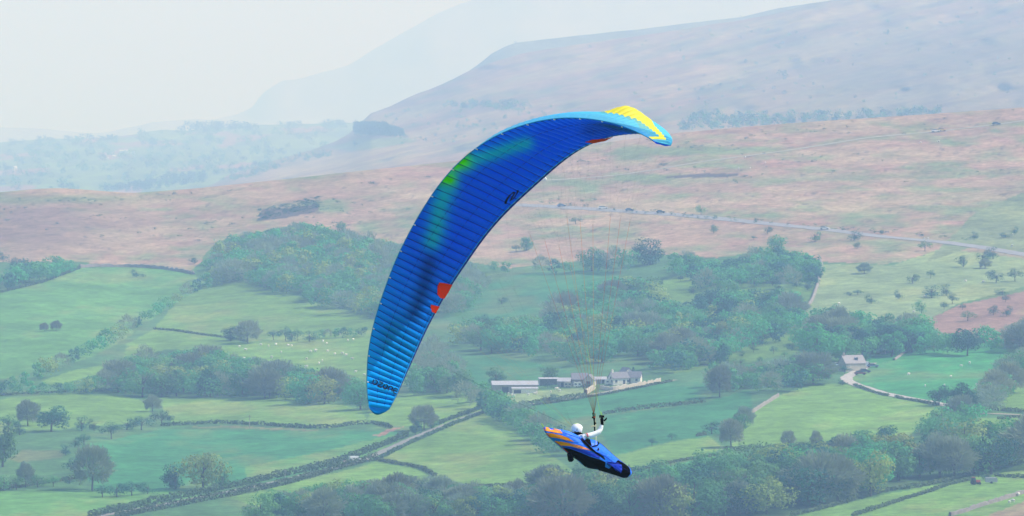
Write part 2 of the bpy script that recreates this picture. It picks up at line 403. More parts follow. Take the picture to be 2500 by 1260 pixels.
hillB, GB = far_land('moor_hill', [(380, 480), (500, 447), (640, 400), (760, 366), (820, 345), (855, 325), (880, 300), (905, 276), (950, 262), (1000, 238), (1080, 205), (1140, 176), (1200, 153), (1270, 132), (1390, 111), (1600, 82),
                   (1816, 48), (1913, 30), (1960, 14), (2032, 2), (2300, -30), (2560, -60), (3200, -120)], 6300, 10800, 30, cov_B, step=7, rows=90, bump=2.0, seed=41)
hillB2, GB2 = far_land('moor_shoulder', [(1060, 260), (1120, 190), (1165, 160), (1200, 131), (1235, 113), (1260, 104), (1400, 88), (1560, 72), (1680, 56), (1810, 42), (1900, 20), (2060, -4), (2600, -80)], 11500, 12500, 60, cov_shoulder, step=10, rows=14, bump=1.2, seed=43)
landC, GC = far_land('farmland', [(-700, 372), (0, 348), (60, 344), (100, 340), (250, 337), (330, 327), (400, 316), (450, 320), (600, 306), (700, 304), (870, 300), (1100, 296)], 9000, 15500, 25, cov_C, step=8, rows=60, bump=2.0, seed=47)
landC2, GC2 = far_land('far_farmland', [(-900, 318), (0, 311), (90, 313), (200, 326), (280, 320), (380, 297), (480, 291), (560, 294), (640, 302), (1100, 310)], 22500, 23500, 30, cov_far, step=14, rows=10, bump=3.0, seed=53)
mountain, GE = far_land('far_mountain', [(380, 340), (500, 298), (575, 279), (615, 262), (640, 228), (690, 197), (750, 187), (850, 160), (950, 100), (1000, 71), (1060, 36), (1130, 6), (1250, -25), (1500, -40), (2200, -50), (3400, -20)], 24500, 27000, 60, cov_far, step=14, rows=24, bump=2.5, seed=59)
# lowland sheet out to the horizon, under everything else
mb = MB(); mb.add([(-10800, 3900, 118), (10800, 3900, 118), (10800, 33200, 118), (-10800, 33200, 118)], [(0, 1, 2, 3)])
low = tag(mb.build('lowland', mat('lowland_turf', (.16, .20, .08), rough=.95, noise=[(.0012, .4, 5)])), kind='structure')

# ---- haze: one closed box of even, pale air round everything
hz = MB(); hz.box(-11000, 11000, -300, 33500, 90, 1080)
hm = bpy.data.materials.new('hazy_air'); hm.use_nodes = True
ht = hm.node_tree; ht.nodes.remove(ht.nodes['Principled BSDF'])
pv = ht.nodes.new('ShaderNodeVolumePrincipled'); pv.inputs['Color'].default_value = (*HAZE_COLOR, 1); pv.inputs['Density'].default_value = HAZE_DENSITY
pv.inputs['Absorption Color'].default_value = (1, 1, 1, 1); pv.inputs['Anisotropy'].default_value = 0.0
ht.links.new(pv.outputs[0], ht.nodes['Material Output'].inputs['Volume'])
haze = tag(hz.build('haze', hm), kind='stuff')
haze['label'] = 'pale blue haze filling the valley air'; haze['category'] = 'haze'
# ------------------------------------------------------------------ roads, tracks, walls, hedges
def resample(pl, step):
    pl = np.array(pl, float); d = np.r_[0, np.cumsum(np.hypot(*np.diff(pl[:, :2], axis=0).T))]
    n = max(2, int(d[-1] / step) + 1); t = np.linspace(0, d[-1], n)
    r = np.stack([np.interp(t, d, pl[:, i]) for i in range(pl.shape[1])], 1)
    if n > 6:
        k = np.array([.25, .5, .25])
        for _ in range(2): r[1:-1] = .25 * r[:-2] + .5 * r[1:-1] + .25 * r[2:]
    return r
def ground_line(pl, step_m=4.0):
    """pixel polyline -> world points on the ground, evenly spaced"""
    r = resample(pl, 5.0); w3 = G(r[:, 0], r[:, 1])
    w3 = resample(w3, step_m)
    for p in w3:
        z = zat(p[0], p[1]);
        if z is not None: p[2] = z
    return w3
def strip(name, pl, width, material, lift=.18, wob=.12):
    p = ground_line(pl, 5.0); n = len(p)
    t = np.gradient(p[:, :2], axis=0); t /= np.linalg.norm(t, axis=1)[:, None] + 1e-9
    nrm = np.stack([-t[:, 1], t[:, 0]], 1); vs = []
    for i in range(n):
        for s in (-1, -.4, .4, 1):
            wv = width / 2 * (1 + wob * (random.random() - .5) * 2) * s
            x, y = p[i, :2] + nrm[i] * wv; z = zat(x, y, p[i, 2])
            vs.append((x, y, z + lift))
    fs = [(i * 4 + j, i * 4 + j + 1, (i + 1) * 4 + j + 1, (i + 1) * 4 + j) for i in range(n - 1) for j in range(3)]
    m = mesh(name, vs, fs, material)
    return tag(obj(name, m), kind='structure')
M_ROAD = mat('pale_tarmac', (.28, .27, .27), rough=.9, noise=[(.15, .18, 4)])
M_LANE = mat('lane_tarmac', (.24, .23, .21), rough=.9, noise=[(.2, .2, 4)])
M_TRACK = mat('stony_track', (.33, .31, .22), rough=.95, noise=[(.12, .2, 4)])
M_DRIVE = mat('gravel_drive', (.44, .40, .36), rough=.95, noise=[(.3, .15, 4)])
strip('moor_road', [(1255, 500), (1350, 505), (1450, 511), (1550, 518), (1600, 521), (1712, 530), (1861, 545), (2010, 560), (2160, 579), (2309, 592), (2420, 608), (2500, 622), (2640, 645)], 9.0, M_ROAD)
strip('moor_track', [(1310, 442), (1400, 437), (1500, 429), (1600, 415), (1712, 395), (1824, 381), (1936, 366), (2047, 348), (2122, 336), (2234, 326), (2309, 319), (2420, 306), (2500, 295), (2600, 280)], 4.2, M_TRACK)
strip('country_lane', [(180, 1270), (330, 1246), (570, 1199), (700, 1172), (800, 1148), (874, 1129), (932, 1104), (980, 1083), (1028, 1062), (1092, 1037), (1140, 1019), (1180, 1004)], 4.2, M_LANE)
strip('cottage_drive', [(2128, 887), (2112, 896), (2096, 905), (2075, 916), (2062, 925), (2081, 937), (2117, 949), (2156, 961), (2202, 970), (2247, 978), (2292, 986), (2325, 993)], 5.5, M_DRIVE)
strip('farm_track', [(1250, 992), (1350, 981), (1430, 966), (1490, 956), (1600, 937), (1650, 928)], 3.2, M_TRACK)
strip('field_track', [(2398, 1010), (2440, 1011), (2520, 1015)], 3.5, M_TRACK)

def leaf_quads(c, n, size, rs, up=.35):
    """quads with random tilt: centres c (k,3), outward normals n -> verts, faces"""
    k = len(c)
    nn = n + rs.normal(0, .33, (k, 3)); nn[:, 2] += up * .5; nn /= np.linalg.norm(nn, axis=1)[:, None] + 1e-9
    a = np.cross(nn, rs.normal(0, 1, (k, 3))); a /= np.linalg.norm(a, axis=1)[:, None] + 1e-9
    b = np.cross(nn, a); s = (size * rs.uniform(.6, 1.3, k))[:, None]; s2 = s * rs.uniform(.55, 1., k)[:, None]
    v = np.stack([c - a * s - b * s2 * .5, c + a * s * .4 - b * s2, c + a * s + b * s2 * .5, c - a * s * .4 + b * s2], 1).reshape(-1, 3)
    return v, np.arange(4 * k).reshape(k, 4)

LEAF = [mat('leaf_green', (.088, .270, .078), transl=.34, vary=.32, hue=.03), mat('leaf_golden', (.255, .340, .070), transl=.34, vary=.2, hue=.02),
        mat('leaf_dark', (.024, .125, .068), transl=.32, vary=.3, hue=.03), mat('twig_budding', (.225, .275, .165), transl=.3, vary=.22, hue=.02),
        mat('leaf_fresh', (.070, .360, .105), transl=.34, vary=.2, hue=.02), mat('twig_grey', (.215, .290, .200), transl=.3, vary=.2, hue=.02)]
GREEN, GOLD, DARK, BUD, FRESH, GREY = range(6)
M_BARK = mat('bark', (.085, .070, .058), rough=.95, noise=[(1.5, .3, 4)])
M_HEDGE = mat('hedge_leaves', (.080, .135, .055), transl=.25, vary=.2, hue=.03)
M_STONE = mat('dry_stone', (.24, .21, .20), rough=.95, noise=[(.6, .35, 4)])
M_STONEP = mat('pale_stone', (.27, .24, .21), rough=.95, noise=[(.6, .3, 4)])

def hedge(pl, h, label, wid=1.2, gap=.12, cat='hedge', lump=.35, name='field_hedge'):
    p = ground_line(pl, .55); n = len(p); rs = np.random.default_rng(int(abs(pl[0][0] * 7 + pl[0][1])))
    L = np.arange(n) * .55
    hh = .62 * h * (1 + lump * fbm(L / 9., L * 0 + pl[0][0], 5, 3) + .25 * lump * rs.normal(0, 1, n))
    keep = fbm(L / 22., L * 0 + pl[0][1], 9, 2) > -1 + 2 * gap * .9
    cs, ns = [], []
    for _ in range(7):
        q = p.copy(); u = rs.uniform(-1, 1, n); v = rs.uniform(0, 1, n) ** .8
        q[:, 0] += rs.normal(0, .3, n); q[:, 1] += u * wid / 2; q[:, 2] += v * hh
        m_ = np.stack([rs.normal(0, .5, n), u, v * 1.0], 1)
        cs.append(q[keep]); ns.append(m_[keep])
    c, nn = np.concatenate(cs), np.concatenate(ns)
    if len(c) < 5: return None
    org = p[n // 2].copy(); v, f = leaf_quads(c - org, nn, .42, rs)
    o = obj(name, mesh('hedge_foliage', v, f, M_HEDGE)); o.location = org
    return tag(o, label, cat, 'hedges between the fields')
def wall(pl, h, label, material, thick=.7):
    p = ground_line(pl, 1.6); n = len(p); org = p[n // 2].copy(); vs, fs = [], []
    t = np.gradient(p[:, :2], axis=0); t /= np.linalg.norm(t, axis=1)[:, None] + 1e-9; nr = np.stack([-t[:, 1], t[:, 0]], 1)
    for i in range(n):
        hh = h * random.uniform(.78, 1.15) * (.55 if random.random() < .06 else 1)
        for s, z in ((-1, -.3), (-.8, hh * .95), (0, hh * 1.08), (.8, hh * .9), (1, -.3)):
            th = thick / 2 * s * random.uniform(.85, 1.2)
            vs.append((p[i, 0] + nr[i, 0] * th - org[0], p[i, 1] + nr[i, 1] * th - org[1], p[i, 2] + z - org[2]))
    fs = [(i * 5 + j, i * 5 + j + 1, i * 5 + j + 6, i * 5 + j + 5) for i in range(n - 1) for j in range(4)]
    o = obj('dry_stone_wall', mesh('wall_stones', vs, fs, material)); o.location = org
    return tag(o, label, 'wall', 'dry stone walls')

hedge([(215, 1266), (330, 1240), (570, 1190), (700, 1162), (804, 1138), (868, 1117), (941, 1088), (996, 1067)], 4.4, 'long clipped hedge on the upper side of the lane below the golden tree')
hedge([(280, 1266), (580, 1209), (698, 1184), (804, 1154), (868, 1135), (919, 1123)], 4.2, 'long clipped hedge on the lower side of the lane, left of the white pickup')
hedge([(932, 1118), (996, 1086), (1060, 1057), (1124, 1030), (1182, 1008)], 2.0, 'low hedge along the lower side of the lane, right of the white pickup')
hedge([(1066, 1040), (1085, 1030), (1110, 1022), (1140, 1011), (1190, 994)], 2.8, 'bushy hedge on the upper side of the lane where it meets the tree belt')
hedge([(919, 1124), (950, 1131), (985, 1136), (1024, 1143), (1040, 1151), (1064, 1164)], 2.2, 'short dark hedge curving down from the lane to the budding trees', gap=.2)
hedge([(1110, 1191), (1200, 1188), (1298, 1186)], 2.0, 'straight low hedge above the lower wood, left under the pilot')
hedge([(395, 1041), (520, 1034), (580, 1036), (650, 1039), (753, 1046), (804, 1046), (868, 1037), (916, 1035), (955, 1046)], 2.6, 'gappy hedge with brown bracken below it, under the tip of the blue wing', gap=.18)
hedge([(1250, 990), (1345, 980), (1428, 966)], 2.6, 'hedge on the upper side of the farm track below the sheep')
hedge([(1248, 997), (1355, 984), (1493, 961), (1640, 932)], 1.8, 'thin hedge on the lower side of the farm track')
hedge([(1473, 1012), (1528, 1004), (1564, 1000), (1612, 995), (1684, 987), (1722, 982)], 2.8, 'dark hedge crossing the teal field right of the raised hand', wid=2.2)
hedge([(1540, 1152), (1600, 1140), (1636, 1131), (1684, 1123), (1751, 1112)], 1.8, 'thin sloping hedge right of the feet of the pod')
hedge([(1768, 1104), (1828, 1099), (1900, 1095), (1945, 1089), (1990, 1092), (2033, 1091)], 3.2, 'thick hedge with two small bare trees along the foot of the pale field')
hedge([(1612, 1081), (1655, 1076), (1696, 1067), (1722, 1062)], 1.8, 'short gappy hedge between teal and pale field right of the pod', gap=.3)
hedge([(2085, 941), (2117, 953), (2156, 965), (2202, 974), (2247, 982), (2290, 990)], 1.5, 'low hedge along the lower side of the cottage drive')
hedge([(2395, 1005), (2443, 1003), (2500, 1008), (2560, 1010)], 3.2, 'thick dark hedge by the track at the right edge, beside the diagonal belt')
hedge([(2437, 1024), (2500, 1018), (2560, 1012)], 1.6, 'thin hedge under the pale track at the right edge')
hedge([(1930, 1262), (2006, 1244), (2081, 1223), (2156, 1202), (2202, 1195), (2247, 1189), (2322, 1174), (2383, 1155), (2443, 1143), (2500, 1131), (2570, 1115)], 2.6, 'long dark hedge along the foot of the big lower right wood', wid=2.4, gap=.05)
hedge([(2081, 1262), (2156, 1238), (2202, 1222), (2262, 1204), (2322, 1183), (2372, 1172)], 2.2, 'second hedge below the big wood, running down from the red tractor', wid=2.2)
hedge([(2431, 1164), (2470, 1166), (2500, 1167), (2560, 1168)], 2.4, 'short hedge right of the grey trailer by the lower right edge')
hedge([(375, 804), (420, 807), (480, 816), (560, 826), (612, 836)], 1.6, 'thin low hedge crossing the pale triangular field', gap=.25)
hedge([(-30, 968), (60, 962), (150, 959), (290, 952)], 2.2, 'shady hedge under the tree belt at the left edge')
hedge([(-30, 722), (100, 692), (195, 656)], 2.5, 'dark hedge below the small wood at the left edge, under the moor')
hedge([(-20, 1204), (30, 1193), (120, 1180), (200, 1168)], 2.4, 'straggling hedge in the lower left corner')
hedge([(2120, 868), (2189, 860), (2256, 852), (2324, 844), (2391, 838), (2450, 835)], 1.6, 'low hedge behind the vivid green sheep field')
wall([(195, 654), (230, 651), (300, 652), (350, 653), (400, 657), (440, 663), (474, 670)], 1.8, 'dark stone wall curving along the top of the left field under the moor', M_STONE, 1.1)
wall([(2002, 638), (2009, 652), (2002, 676), (1994, 703), (1984, 733), (1972, 750)], 1.5, 'pale stone wall running down beside the pale pasture on the right', M_STONEP, 1.4)
wall([(1828, 1014), (1864, 990), (1900, 968)], 1.4, 'pale stone wall at the upper left corner of the pale field', M_STONEP, 1.2)
wall([(2319, 1260), (2352, 1252), (2383, 1240), (2443, 1222), (2500, 1205), (2560, 1188)], 1.4, 'rough grey stone wall in the bottom right corner', M_STONE, 1.2)
wall([(1466, 950), (1489, 954), (1510, 951), (1540, 946), (1580, 939), (1612, 932)], 1.7, 'cream garden wall below the white farmhouse', mat('cream_wall', (.48, .43, .34), noise=[(.5, .15, 3)]), .9)
wall([(1429, 963), (1440, 956), (1451, 949)], 1.9, 'short cream wall ramp beside the farm gateway', MATS['cream_wall'], 1.6)
wall([(2183, 880), (2195, 871), (2210, 861)], 1.0, 'short pinkish wall in the corner of the vivid green field', M_STONEP, 1.3)

# ------------------------------------------------------------------ trees
def crown_proto(kind, seed, quads=900):
    """crown of a tree of height 1, base at origin; returns verts, faces"""
    rs = np.random.default_rng(seed)
    if kind == 'round': lobes, cz, rx, rz, low = 17, .50, .52, .46, .01
    elif kind == 'tall': lobes, cz, rx, rz, low = 14, .50, .38, .47, .01
    elif kind == 'wide': lobes, cz, rx, rz, low = 20, .48, .64, .44, .01
    else: lobes, cz, rx, rz, low = 9, .50, .58, .46, .02      # bush
    cen = []
    while len(cen) < lobes:
        d = rs.normal(0, 1, 3); d /= np.linalg.norm(d); r = rs.uniform(.35, .80) ** .7
        q = np.array([d[0] * rx * r, d[1] * rx * r, cz + d[2] * rz * r])
        if q[2] > low + .04: cen.append(np.r_[q, rs.uniform(.15, .24) * (1.15 if kind != 'tall' else .9)])
    cen = np.array(cen); k = quads // lobes; cs, ns = [], []
    for c in cen:
        d = rs.normal(0, 1, (k, 3)); d /= np.linalg.norm(d, axis=1)[:, None]
        rad = c[3] * rs.uniform(.72, 1.08, k)[:, None]
        q = c[:3] + d * rad * np.array([1.0, 1.0, .78]); ok = q[:, 2] > low
        out = d * 1.0 + (q - np.array([0, 0, cz - .1])) * .7
        cs.append(q[ok]); ns.append(out[ok])
    c, n = np.concatenate(cs), np.concatenate(ns)
    n /= np.linalg.norm(n, axis=1)[:, None] + 1e-9
    return leaf_quads(c, n, .027 if quads > 500 else (.042 if quads > 150 else .075), rs)

def limbs(seed, spread=.36, top=.80, n=9, bare=False):
    rs = random.Random(seed); mb = MB()
    tw = rs.uniform(-.03, .03)
    mb.tube([(0, 0, -.05), (tw * .3, 0, .12), (tw, tw * .5, .32), (tw * 1.6, tw, .55)], [.034, .026, .021, .010], 6)
    tips = []
    for i in range(n):
        a = 2 * math.pi * (i + rs.random() * .6) / n; z = rs.uniform(.20, .45); r = spread * rs.uniform(.6, 1.0)
        m = (tw + math.cos(a) * r * .45, math.sin(a) * r * .45, z + rs.uniform(.14, .22)); e = (math.cos(a) * r, math.sin(a) * r, min(top, z + rs.uniform(.28, .42)))
        mb.tube([(tw, tw * .5, z), m, e], [.013, .008, .003], 4, cap=False); tips.append((m, e))
    mb.tube([(tw * 1.6, tw, .5), (tw * 2, tw, .82)], [.012, .003], 4, cap=False)
    return mb, tips

def twig_crown(seed, wide=.40, quads=1000, boughs=None):
    """bare budding crown: fine sprays of twigs pointing outwards"""
    rs = np.random.default_rng(seed); d = rs.normal(0, 1, (quads, 3)); d /= np.linalg.norm(d, axis=1)[:, None]
    d[:, 2] = np.where(d[:, 2] < -.75, -d[:, 2], d[:, 2])
    lump = 1 + .16 * np.sin(5 * d[:, 0] + seed) * np.cos(4 * d[:, 1] - seed) + .12 * np.sin(7 * d[:, 2] + seed)
    r = rs.uniform(.45, 1.0, quads) ** .6 * lump
    c = np.stack([d[:, 0] * wide * r, d[:, 1] * wide * r, .53 + d[:, 2] * .45 * r], 1)
    L = rs.uniform(.045, .10, quads)[:, None]; dd = d + rs.normal(0, .35, (quads, 3)) + np.array([0, 0, .35]); dd /= np.linalg.norm(dd, axis=1)[:, None]
    s = np.cross(dd, rs.normal(0, 1, (quads, 3))); s /= np.linalg.norm(s, axis=1)[:, None]; wd = rs.uniform(.005, .013, quads)[:, None]
    v = np.stack([c - dd * L - s * wd * .5, c - dd * L + s * wd * .5, c + dd * L + s * wd, c + dd * L - s * wd], 1).reshape(-1, 3)
    return v, np.arange(4 * quads).reshape(quads, 4)

KINDS = {}     # kind -> list of (crown verts, faces), (trunk mesh)
TRUNKS = [limbs(100 + i)[0].mesh('trunk', M_BARK) for i in range(4)]
CROWNS = {}
for kd, cnt in (('round', 4), ('tall', 3), ('wide', 3), ('bush', 3)):
    for i in range(cnt): CROWNS[(kd, i)] = crown_proto(kd, 31 * i + hash(kd) % 7 + len(kd) * 5, 1700 if kd != 'bush' else 700)
for i in range(4): CROWNS[('twig', i)] = twig_crown(200 + i, .46 + .05 * i, 2600)
SMALL = {}
for kd in ('round', 'tall', 'wide', 'bush'):
    for i in range(3): SMALL[(kd, i)] = crown_proto(kd, 500 + 9 * i + len(kd), 420)
for i in range(3): SMALL[('twig', i)] = twig_crown(300 + i, .50, 700)
TINY = {('round', i): crown_proto('round', 700 + i, 70) for i in range(3)}
TINY.update({('tall', i): crown_proto('tall', 720 + i, 60) for i in range(2)})
_cm = {}
def crown_mesh(shape, i, m):
    key = (shape, i, m)
    if key not in _cm:
        v, f = CROWNS[(shape, i)]; _cm[key] = mesh('crown', v, f, LEAF[m])
    return _cm[key]
NPROTO = {'round': 4, 'tall': 3, 'wide': 3, 'bush': 3, 'twig': 4}

SPECS = []      # dict(px, py base, h px, w rel, shape, mat, place)
def T(px, py, h, m=GREEN, shape=None, w=1.0, place='', solo=None):
    if shape is None: shape = 'twig' if m in (BUD, GREY) else random.choice(['round', 'round', 'wide', 'tall'])
    SPECS.append(dict(px=px, py=py, h=h, m=m, shape=shape, w=w, place=place, solo=solo))
def pick(mix):
    r = random.random() * sum(mix.values())
    for k, v in mix.items():
        r -= v
        if r <= 0: return k
    return k
def wood(poly, h, mix, place, sx=.46, sy=.25, jitter=.22, drop=.5):
    xs = [p[0] for p in poly]; ys = [p[1] for p in poly]
    y = min(ys); row = 0
    while y <= max(ys) + 1:
        x = min(xs) + (row % 2) * h * sx * .5
        while x <= max(xs):
            qx, qy = x + random.uniform(-1, 1) * h * sx * .35, y + random.uniform(-1, 1) * h * sy * .4
            if poly_mask(np.array([qx]), np.array([qy]), poly)[0]:
                hh = h * 1.12 * random.uniform(1 - jitter, 1 + jitter); T(qx, qy + hh * drop, hh, pick(mix), place=place, w=1.12)
            x += h * sx
        y += h * sy; row += 1
MIXA = {GREEN: .42, GOLD: .12, DARK: .08, BUD: .22, GREY: .10, FRESH: .12}
wood([(528, 610), (600, 580), (700, 566), (750, 556), (800, 574), (900, 592), (1010, 606), (1010, 772), (900, 760), (830, 734), (700, 696), (590, 672), (515, 676)], 42, {GREEN: .40, GOLD: .26, BUD: .10, GREY: .18, FRESH: .10}, 'in the large wood left of the wing', jitter=.32)
wood([(280, 905), (340, 882), (420, 862), (520, 866), (600, 884), (680, 906), (760, 912), (860, 932), (925, 952), (925, 985), (860, 962), (780, 950), (640, 942), (470, 946), (350, 940), (290, 930)], 58, {GREEN: .45, GOLD: .1, BUD: .09, GREY: .05, FRESH: .16, DARK: .06}, 'in the copse by the wing tip')
wood([(0, 682), (60, 652), (120, 640), (188, 632), (190, 640), (100, 670), (0, 698)], 42, {GREEN: .6, FRESH: .2, DARK: .2}, 'in the small wood at the left edge')
wood([(1075, 690), (1120, 655), (1172, 690), (1160, 722), (1080, 756)], 44, {GREEN: .4, BUD: .4, GREY: .2}, 'in the clump touching the red patches')
wood([(1612, 640), (1680, 632), (1740, 644), (1800, 640), (1870, 618), (1930, 620), (1996, 640), (1990, 680), (1900, 678), (1820, 680), (1740, 690), (1660, 660)], 42, {GREEN: .45, DARK: .3, BUD: .15, FRESH: .15}, 'in the upper right wood')
wood([(1360, 735), (1450, 708), (1530, 690), (1590, 705), (1640, 765), (1760, 712), (1850, 724), (1930, 724), (1950, 780), (1890, 812), (1820, 822), (1780, 858), (1690, 868), (1560, 838), (1420, 868), (1350, 850), (1280, 845), (1180, 825), (1110, 815), (1120, 800), (1250, 795), (1340, 790)], 52, {GREEN: .42, DARK: .12, BUD: .06, GREY: .05, FRESH: .16, GOLD: .1}, 'in the middle wood behind the lines')
wood([(1600, 858), (1790, 840), (1770, 868), (1650, 884), (1590, 878)], 48, {GREEN: .4, DARK: .3, BUD: .3}, 'below the middle wood')
wood([(1965, 775), (2050, 765), (2180, 790), (2270, 800), (2300, 826), (2420, 815), (2450, 830), (2400, 832), (2300, 838), (2200, 842), (2100, 848), (2060, 850), (1990, 850), (1965, 820)], 56, {GREEN: .35, DARK: .25, BUD: .12, FRESH: .25}, 'in the belt behind the cottage')
wood([(2440, 820), (2500, 800), (2560, 800), (2560, 836), (2440, 836)], 50, {BUD: .6, GREY: .4}, 'in the bare thicket at the right edge')
wood([(1735, 908), (1900, 892), (1990, 895), (2025, 905), (1960, 925), (1850, 935), (1745, 930)], 48, {GREEN: .35, DARK: .2, BUD: .18, GREY: .1}, 'in the thicket left of the cottage')
wood([(1315, 1175), (1560, 1172), (1640, 1155), (1750, 1135), (1900, 1115), (2100, 1082), (2250, 1088), (2400, 1062), (2520, 1050), (2600, 1040), (2600, 1075), (2500, 1085), (2350, 1118), (2180, 1145), (2050, 1178), (1900, 1205), (1700, 1228), (1310, 1235)], 88, {GREEN: .40, GOLD: .2, DARK: .14, BUD: .10, GREY: .06, FRESH: .14}, 'in the big lower right wood', sx=.46, sy=.23)
wood([(640, 1222), (740, 1208), (830, 1198), (960, 1192), (1080, 1178), (1130, 1204), (1300, 1206), (1310, 1250), (620, 1250)], 60, {GREEN: .3, GOLD: .1, DARK: .1, BUD: .2, GREY: .14}, 'in the bottom edge wood below the lane')
wood([(2500, 860), (2450, 890), (2405, 955), (2385, 985), (2425, 978), (2465, 935), (2510, 895)], 52, {BUD: .4, GREY: .3, GREEN: .3}, 'in the right edge belt')
wood([(2250, 1048), (2290, 1010), (2330, 1000), (2385, 1010), (2340, 1035), (2310, 1050)], 50, {GREEN: .5, FRESH: .3, GREY: .2}, 'in the leafy clump beside the drive')
wood([(1050, 930), (1110, 950), (1180, 980), (1230, 1018), (1300, 1058), (1370, 1095), (1400, 1075), (1330, 1042), (1270, 1004), (1200, 966), (1130, 934), (1080, 915)], 52, {GREEN: .45, BUD: .14, GREY: .1, DARK: .12}, 'in the diagonal belt left of the pilot')
wood([(1000, 860), (1060, 846), (1110, 880), (1105, 925), (1000, 940)], 46, {GREEN: .4, BUD: .4, GREY: .2}, 'in the clump beside the wing edge')
for i, (x, y, h) in enumerate([(505, 704, 40), (480, 714, 38), (455, 726, 35), (430, 742, 32), (405, 756, 35), (385, 772, 40), (360, 787, 38), (335, 800, 32), (310, 815, 46), (290, 828, 42), (265, 848, 52), (240, 862, 50), (210, 874, 46), (180, 886, 42), (150, 906, 46), (120, 922, 60), (92, 928, 46), (60, 942, 36), (30, 948, 36)]):
    T(x, y, h, [GREEN, FRESH, GREEN, GOLD, BUD, DARK][(i * 5) % 6], place='in the diagonal left hedgerow')
for i, (x, h) in enumerate([(-10, 40), (10, 42), (40, 36), (75, 36), (108, 34), (140, 32), (172, 36), (203, 46), (230, 50), (258, 60), (282, 50)]):
    T(x, 966 - i * .6, h, [GREEN, DARK, GREEN, FRESH, GREEN, DARK, GREEN, GOLD, GREEN, BUD, GREEN][i], place='in the row on the lower left hedge')
for i, (x, y, h, m) in enumerate([(1205, 662, 30, GREEN), (1235, 668, 36, GREEN), (1320, 666, 44, BUD), (1350, 668, 40, DARK), (1385, 668, 36, GREEN), (1445, 662, 68, GREEN), (1470, 665, 52, DARK), (1500, 664, 60, BUD), (1530, 664, 64, GREEN), (1555, 645, 36, DARK)]):
    T(x, y, h, m, place='in the row above the teal field')
for i, (x, h) in enumerate([(780, 26), (800, 24), (822, 30), (842, 28), (862, 26), (885, 28)]):
    T(x, 827 - i, h, [GREEN, BUD, GREEN, DARK, GREEN, DARK][i], place='below the triangular field')
# single trees that stand out
for a in [
 (495, 1196, 96, GOLD, 'wide', 1.05, 'large golden green oak standing beside the lane at the lower left'),
 (428, 1194, 58, DARK, 'round', 1.1, 'dark rounded tree at the left foot of the golden oak'),
 (543, 1196, 46, GREEN, 'bush', .9, 'pale green bush at the right foot of the golden oak'),
 (225, 1198, 96, BUD, 'twig', .7, 'tall thin bare tree left of the golden oak'),
 (125, 1054, 62, DARK, 'round', 1.15, 'large dark rounded tree in the lower left field row'),
 (68, 1040, 58, BUD, 'twig', .9, 'bare brown tree beside the dark rounded tree at the left'),
 (6, 1140, 104, GREEN, 'tall', .9, 'tall leafy tree cut by the left edge of the photo'),
 (62, 1190, 54, GREY, 'twig', .7, 'slender bare tree in the lower left corner'),
 (605, 838, 48, BUD, 'twig', 1.05, 'round bare brown tree on the thin hedge of the triangular field'),
 (563, 832, 34, DARK, 'round', 1.2, 'dark round tree left of the round bare brown tree'),
 (1587, 647, 62, DARK, 'round', 1.15, 'large dark solitary tree on the edge of the moor, right of the lines'),
 (1995, 888, 98, FRESH, 'round', 1.0, 'large bright green tree just left of the stone cottage'),
 (2238, 856, 66, FRESH, 'round', 1.2, 'bright green spreading tree behind the vivid sheep field'),
 (2112, 866, 58, FRESH, 'tall', 1.0, 'bright green tree behind the stone cottage'),
 (1985, 938, 68, GREY, 'twig', 1.2, 'round grey bare tree below the large bright green tree'),
 (1757, 970, 72, BUD, 'twig', .75, 'tall bare tree at the right end of the teal field'),
 (2293, 990, 48, DARK, 'round', .95, 'dark tree with clear trunk beside the cottage drive'),
 (2347, 1006, 74, DARK, 'tall', 1.1, 'tall dark tree at the lower end of the cottage drive'),
 (2372, 1000, 46, GREEN, 'round', 1.0, 'small leafy tree just right of the tall dark tree'),
 (1785, 1092, 64, BUD, 'twig', .8, 'bare tree at the lower left corner of the pale field'),
 (1802, 1058, 46, GREEN, 'round', .9, 'leafy tree on the left side of the pale field'),
 (1818, 1042, 42, GREY, 'twig', .9, 'greyish tree at the pale stone wall of the pale field'),
 (1925, 1093, 36, BUD, 'twig', .7, 'left of two small bare trees on the thick hedge'),
 (1992, 1094, 36, BUD, 'twig', .7, 'right of two small bare trees on the thick hedge'),
 (1035, 1050, 52, BUD, 'twig', .95, 'round bare tree beside the lane right of the wing tip'),
 (1015, 1062, 34, DARK, 'tall', .9, 'dark narrow tree left of the round bare tree by the lane'),
 (1053, 1046, 40, GREEN, 'round', .9, 'leafy tree right of the round bare tree by the lane'),
 (1546, 910, 16, DARK, 'tall', .55, 'slim dark conifer behind the white farmhouse'),
 (1340, 928, 34, GREEN, 'round', 1.3, 'leafy tree behind the open farm shed'),
 (1210, 938, 40, GREEN, 'round', 1.0, 'leafy tree at the left end of the long barn'),
 (835, 572, 30, GREEN, 'round', .9, 'small tree on the moor above the large wood'),
 (1285, 612, 34, GREEN, 'round', .9, 'solitary leafy tree on the moor right of the wing'),
 (1900, 622, 46, GREEN, 'round', 1.1, 'tall leafy tree standing above the upper right wood'),
 (1590, 1262, 92, GOLD, 'wide', 1.0, 'golden tree at the bottom edge below the pod'),
 (2125, 1212, 108, GOLD, 'round', .95, 'large golden leafed tree in front of the big lower right wood'),
 (2045, 1225, 96, BUD, 'twig', .9, 'large bare brown tree left of the large golden tree at lower right'),
 (2330, 1168, 86, BUD, 'twig', .95, 'rounded bare tree above the hedges at the lower right'),
 (2160, 1100, 60, DARK, 'round', 1.1, 'dark tree rising on the upper edge of the big lower right wood')]:
    T(*a[:4], shape=a[4], w=a[5], solo=a[6])
BUSH = []
def B(px, py, h, w, label, m=DARK): BUSH.append((px, py, h, w, label, m))
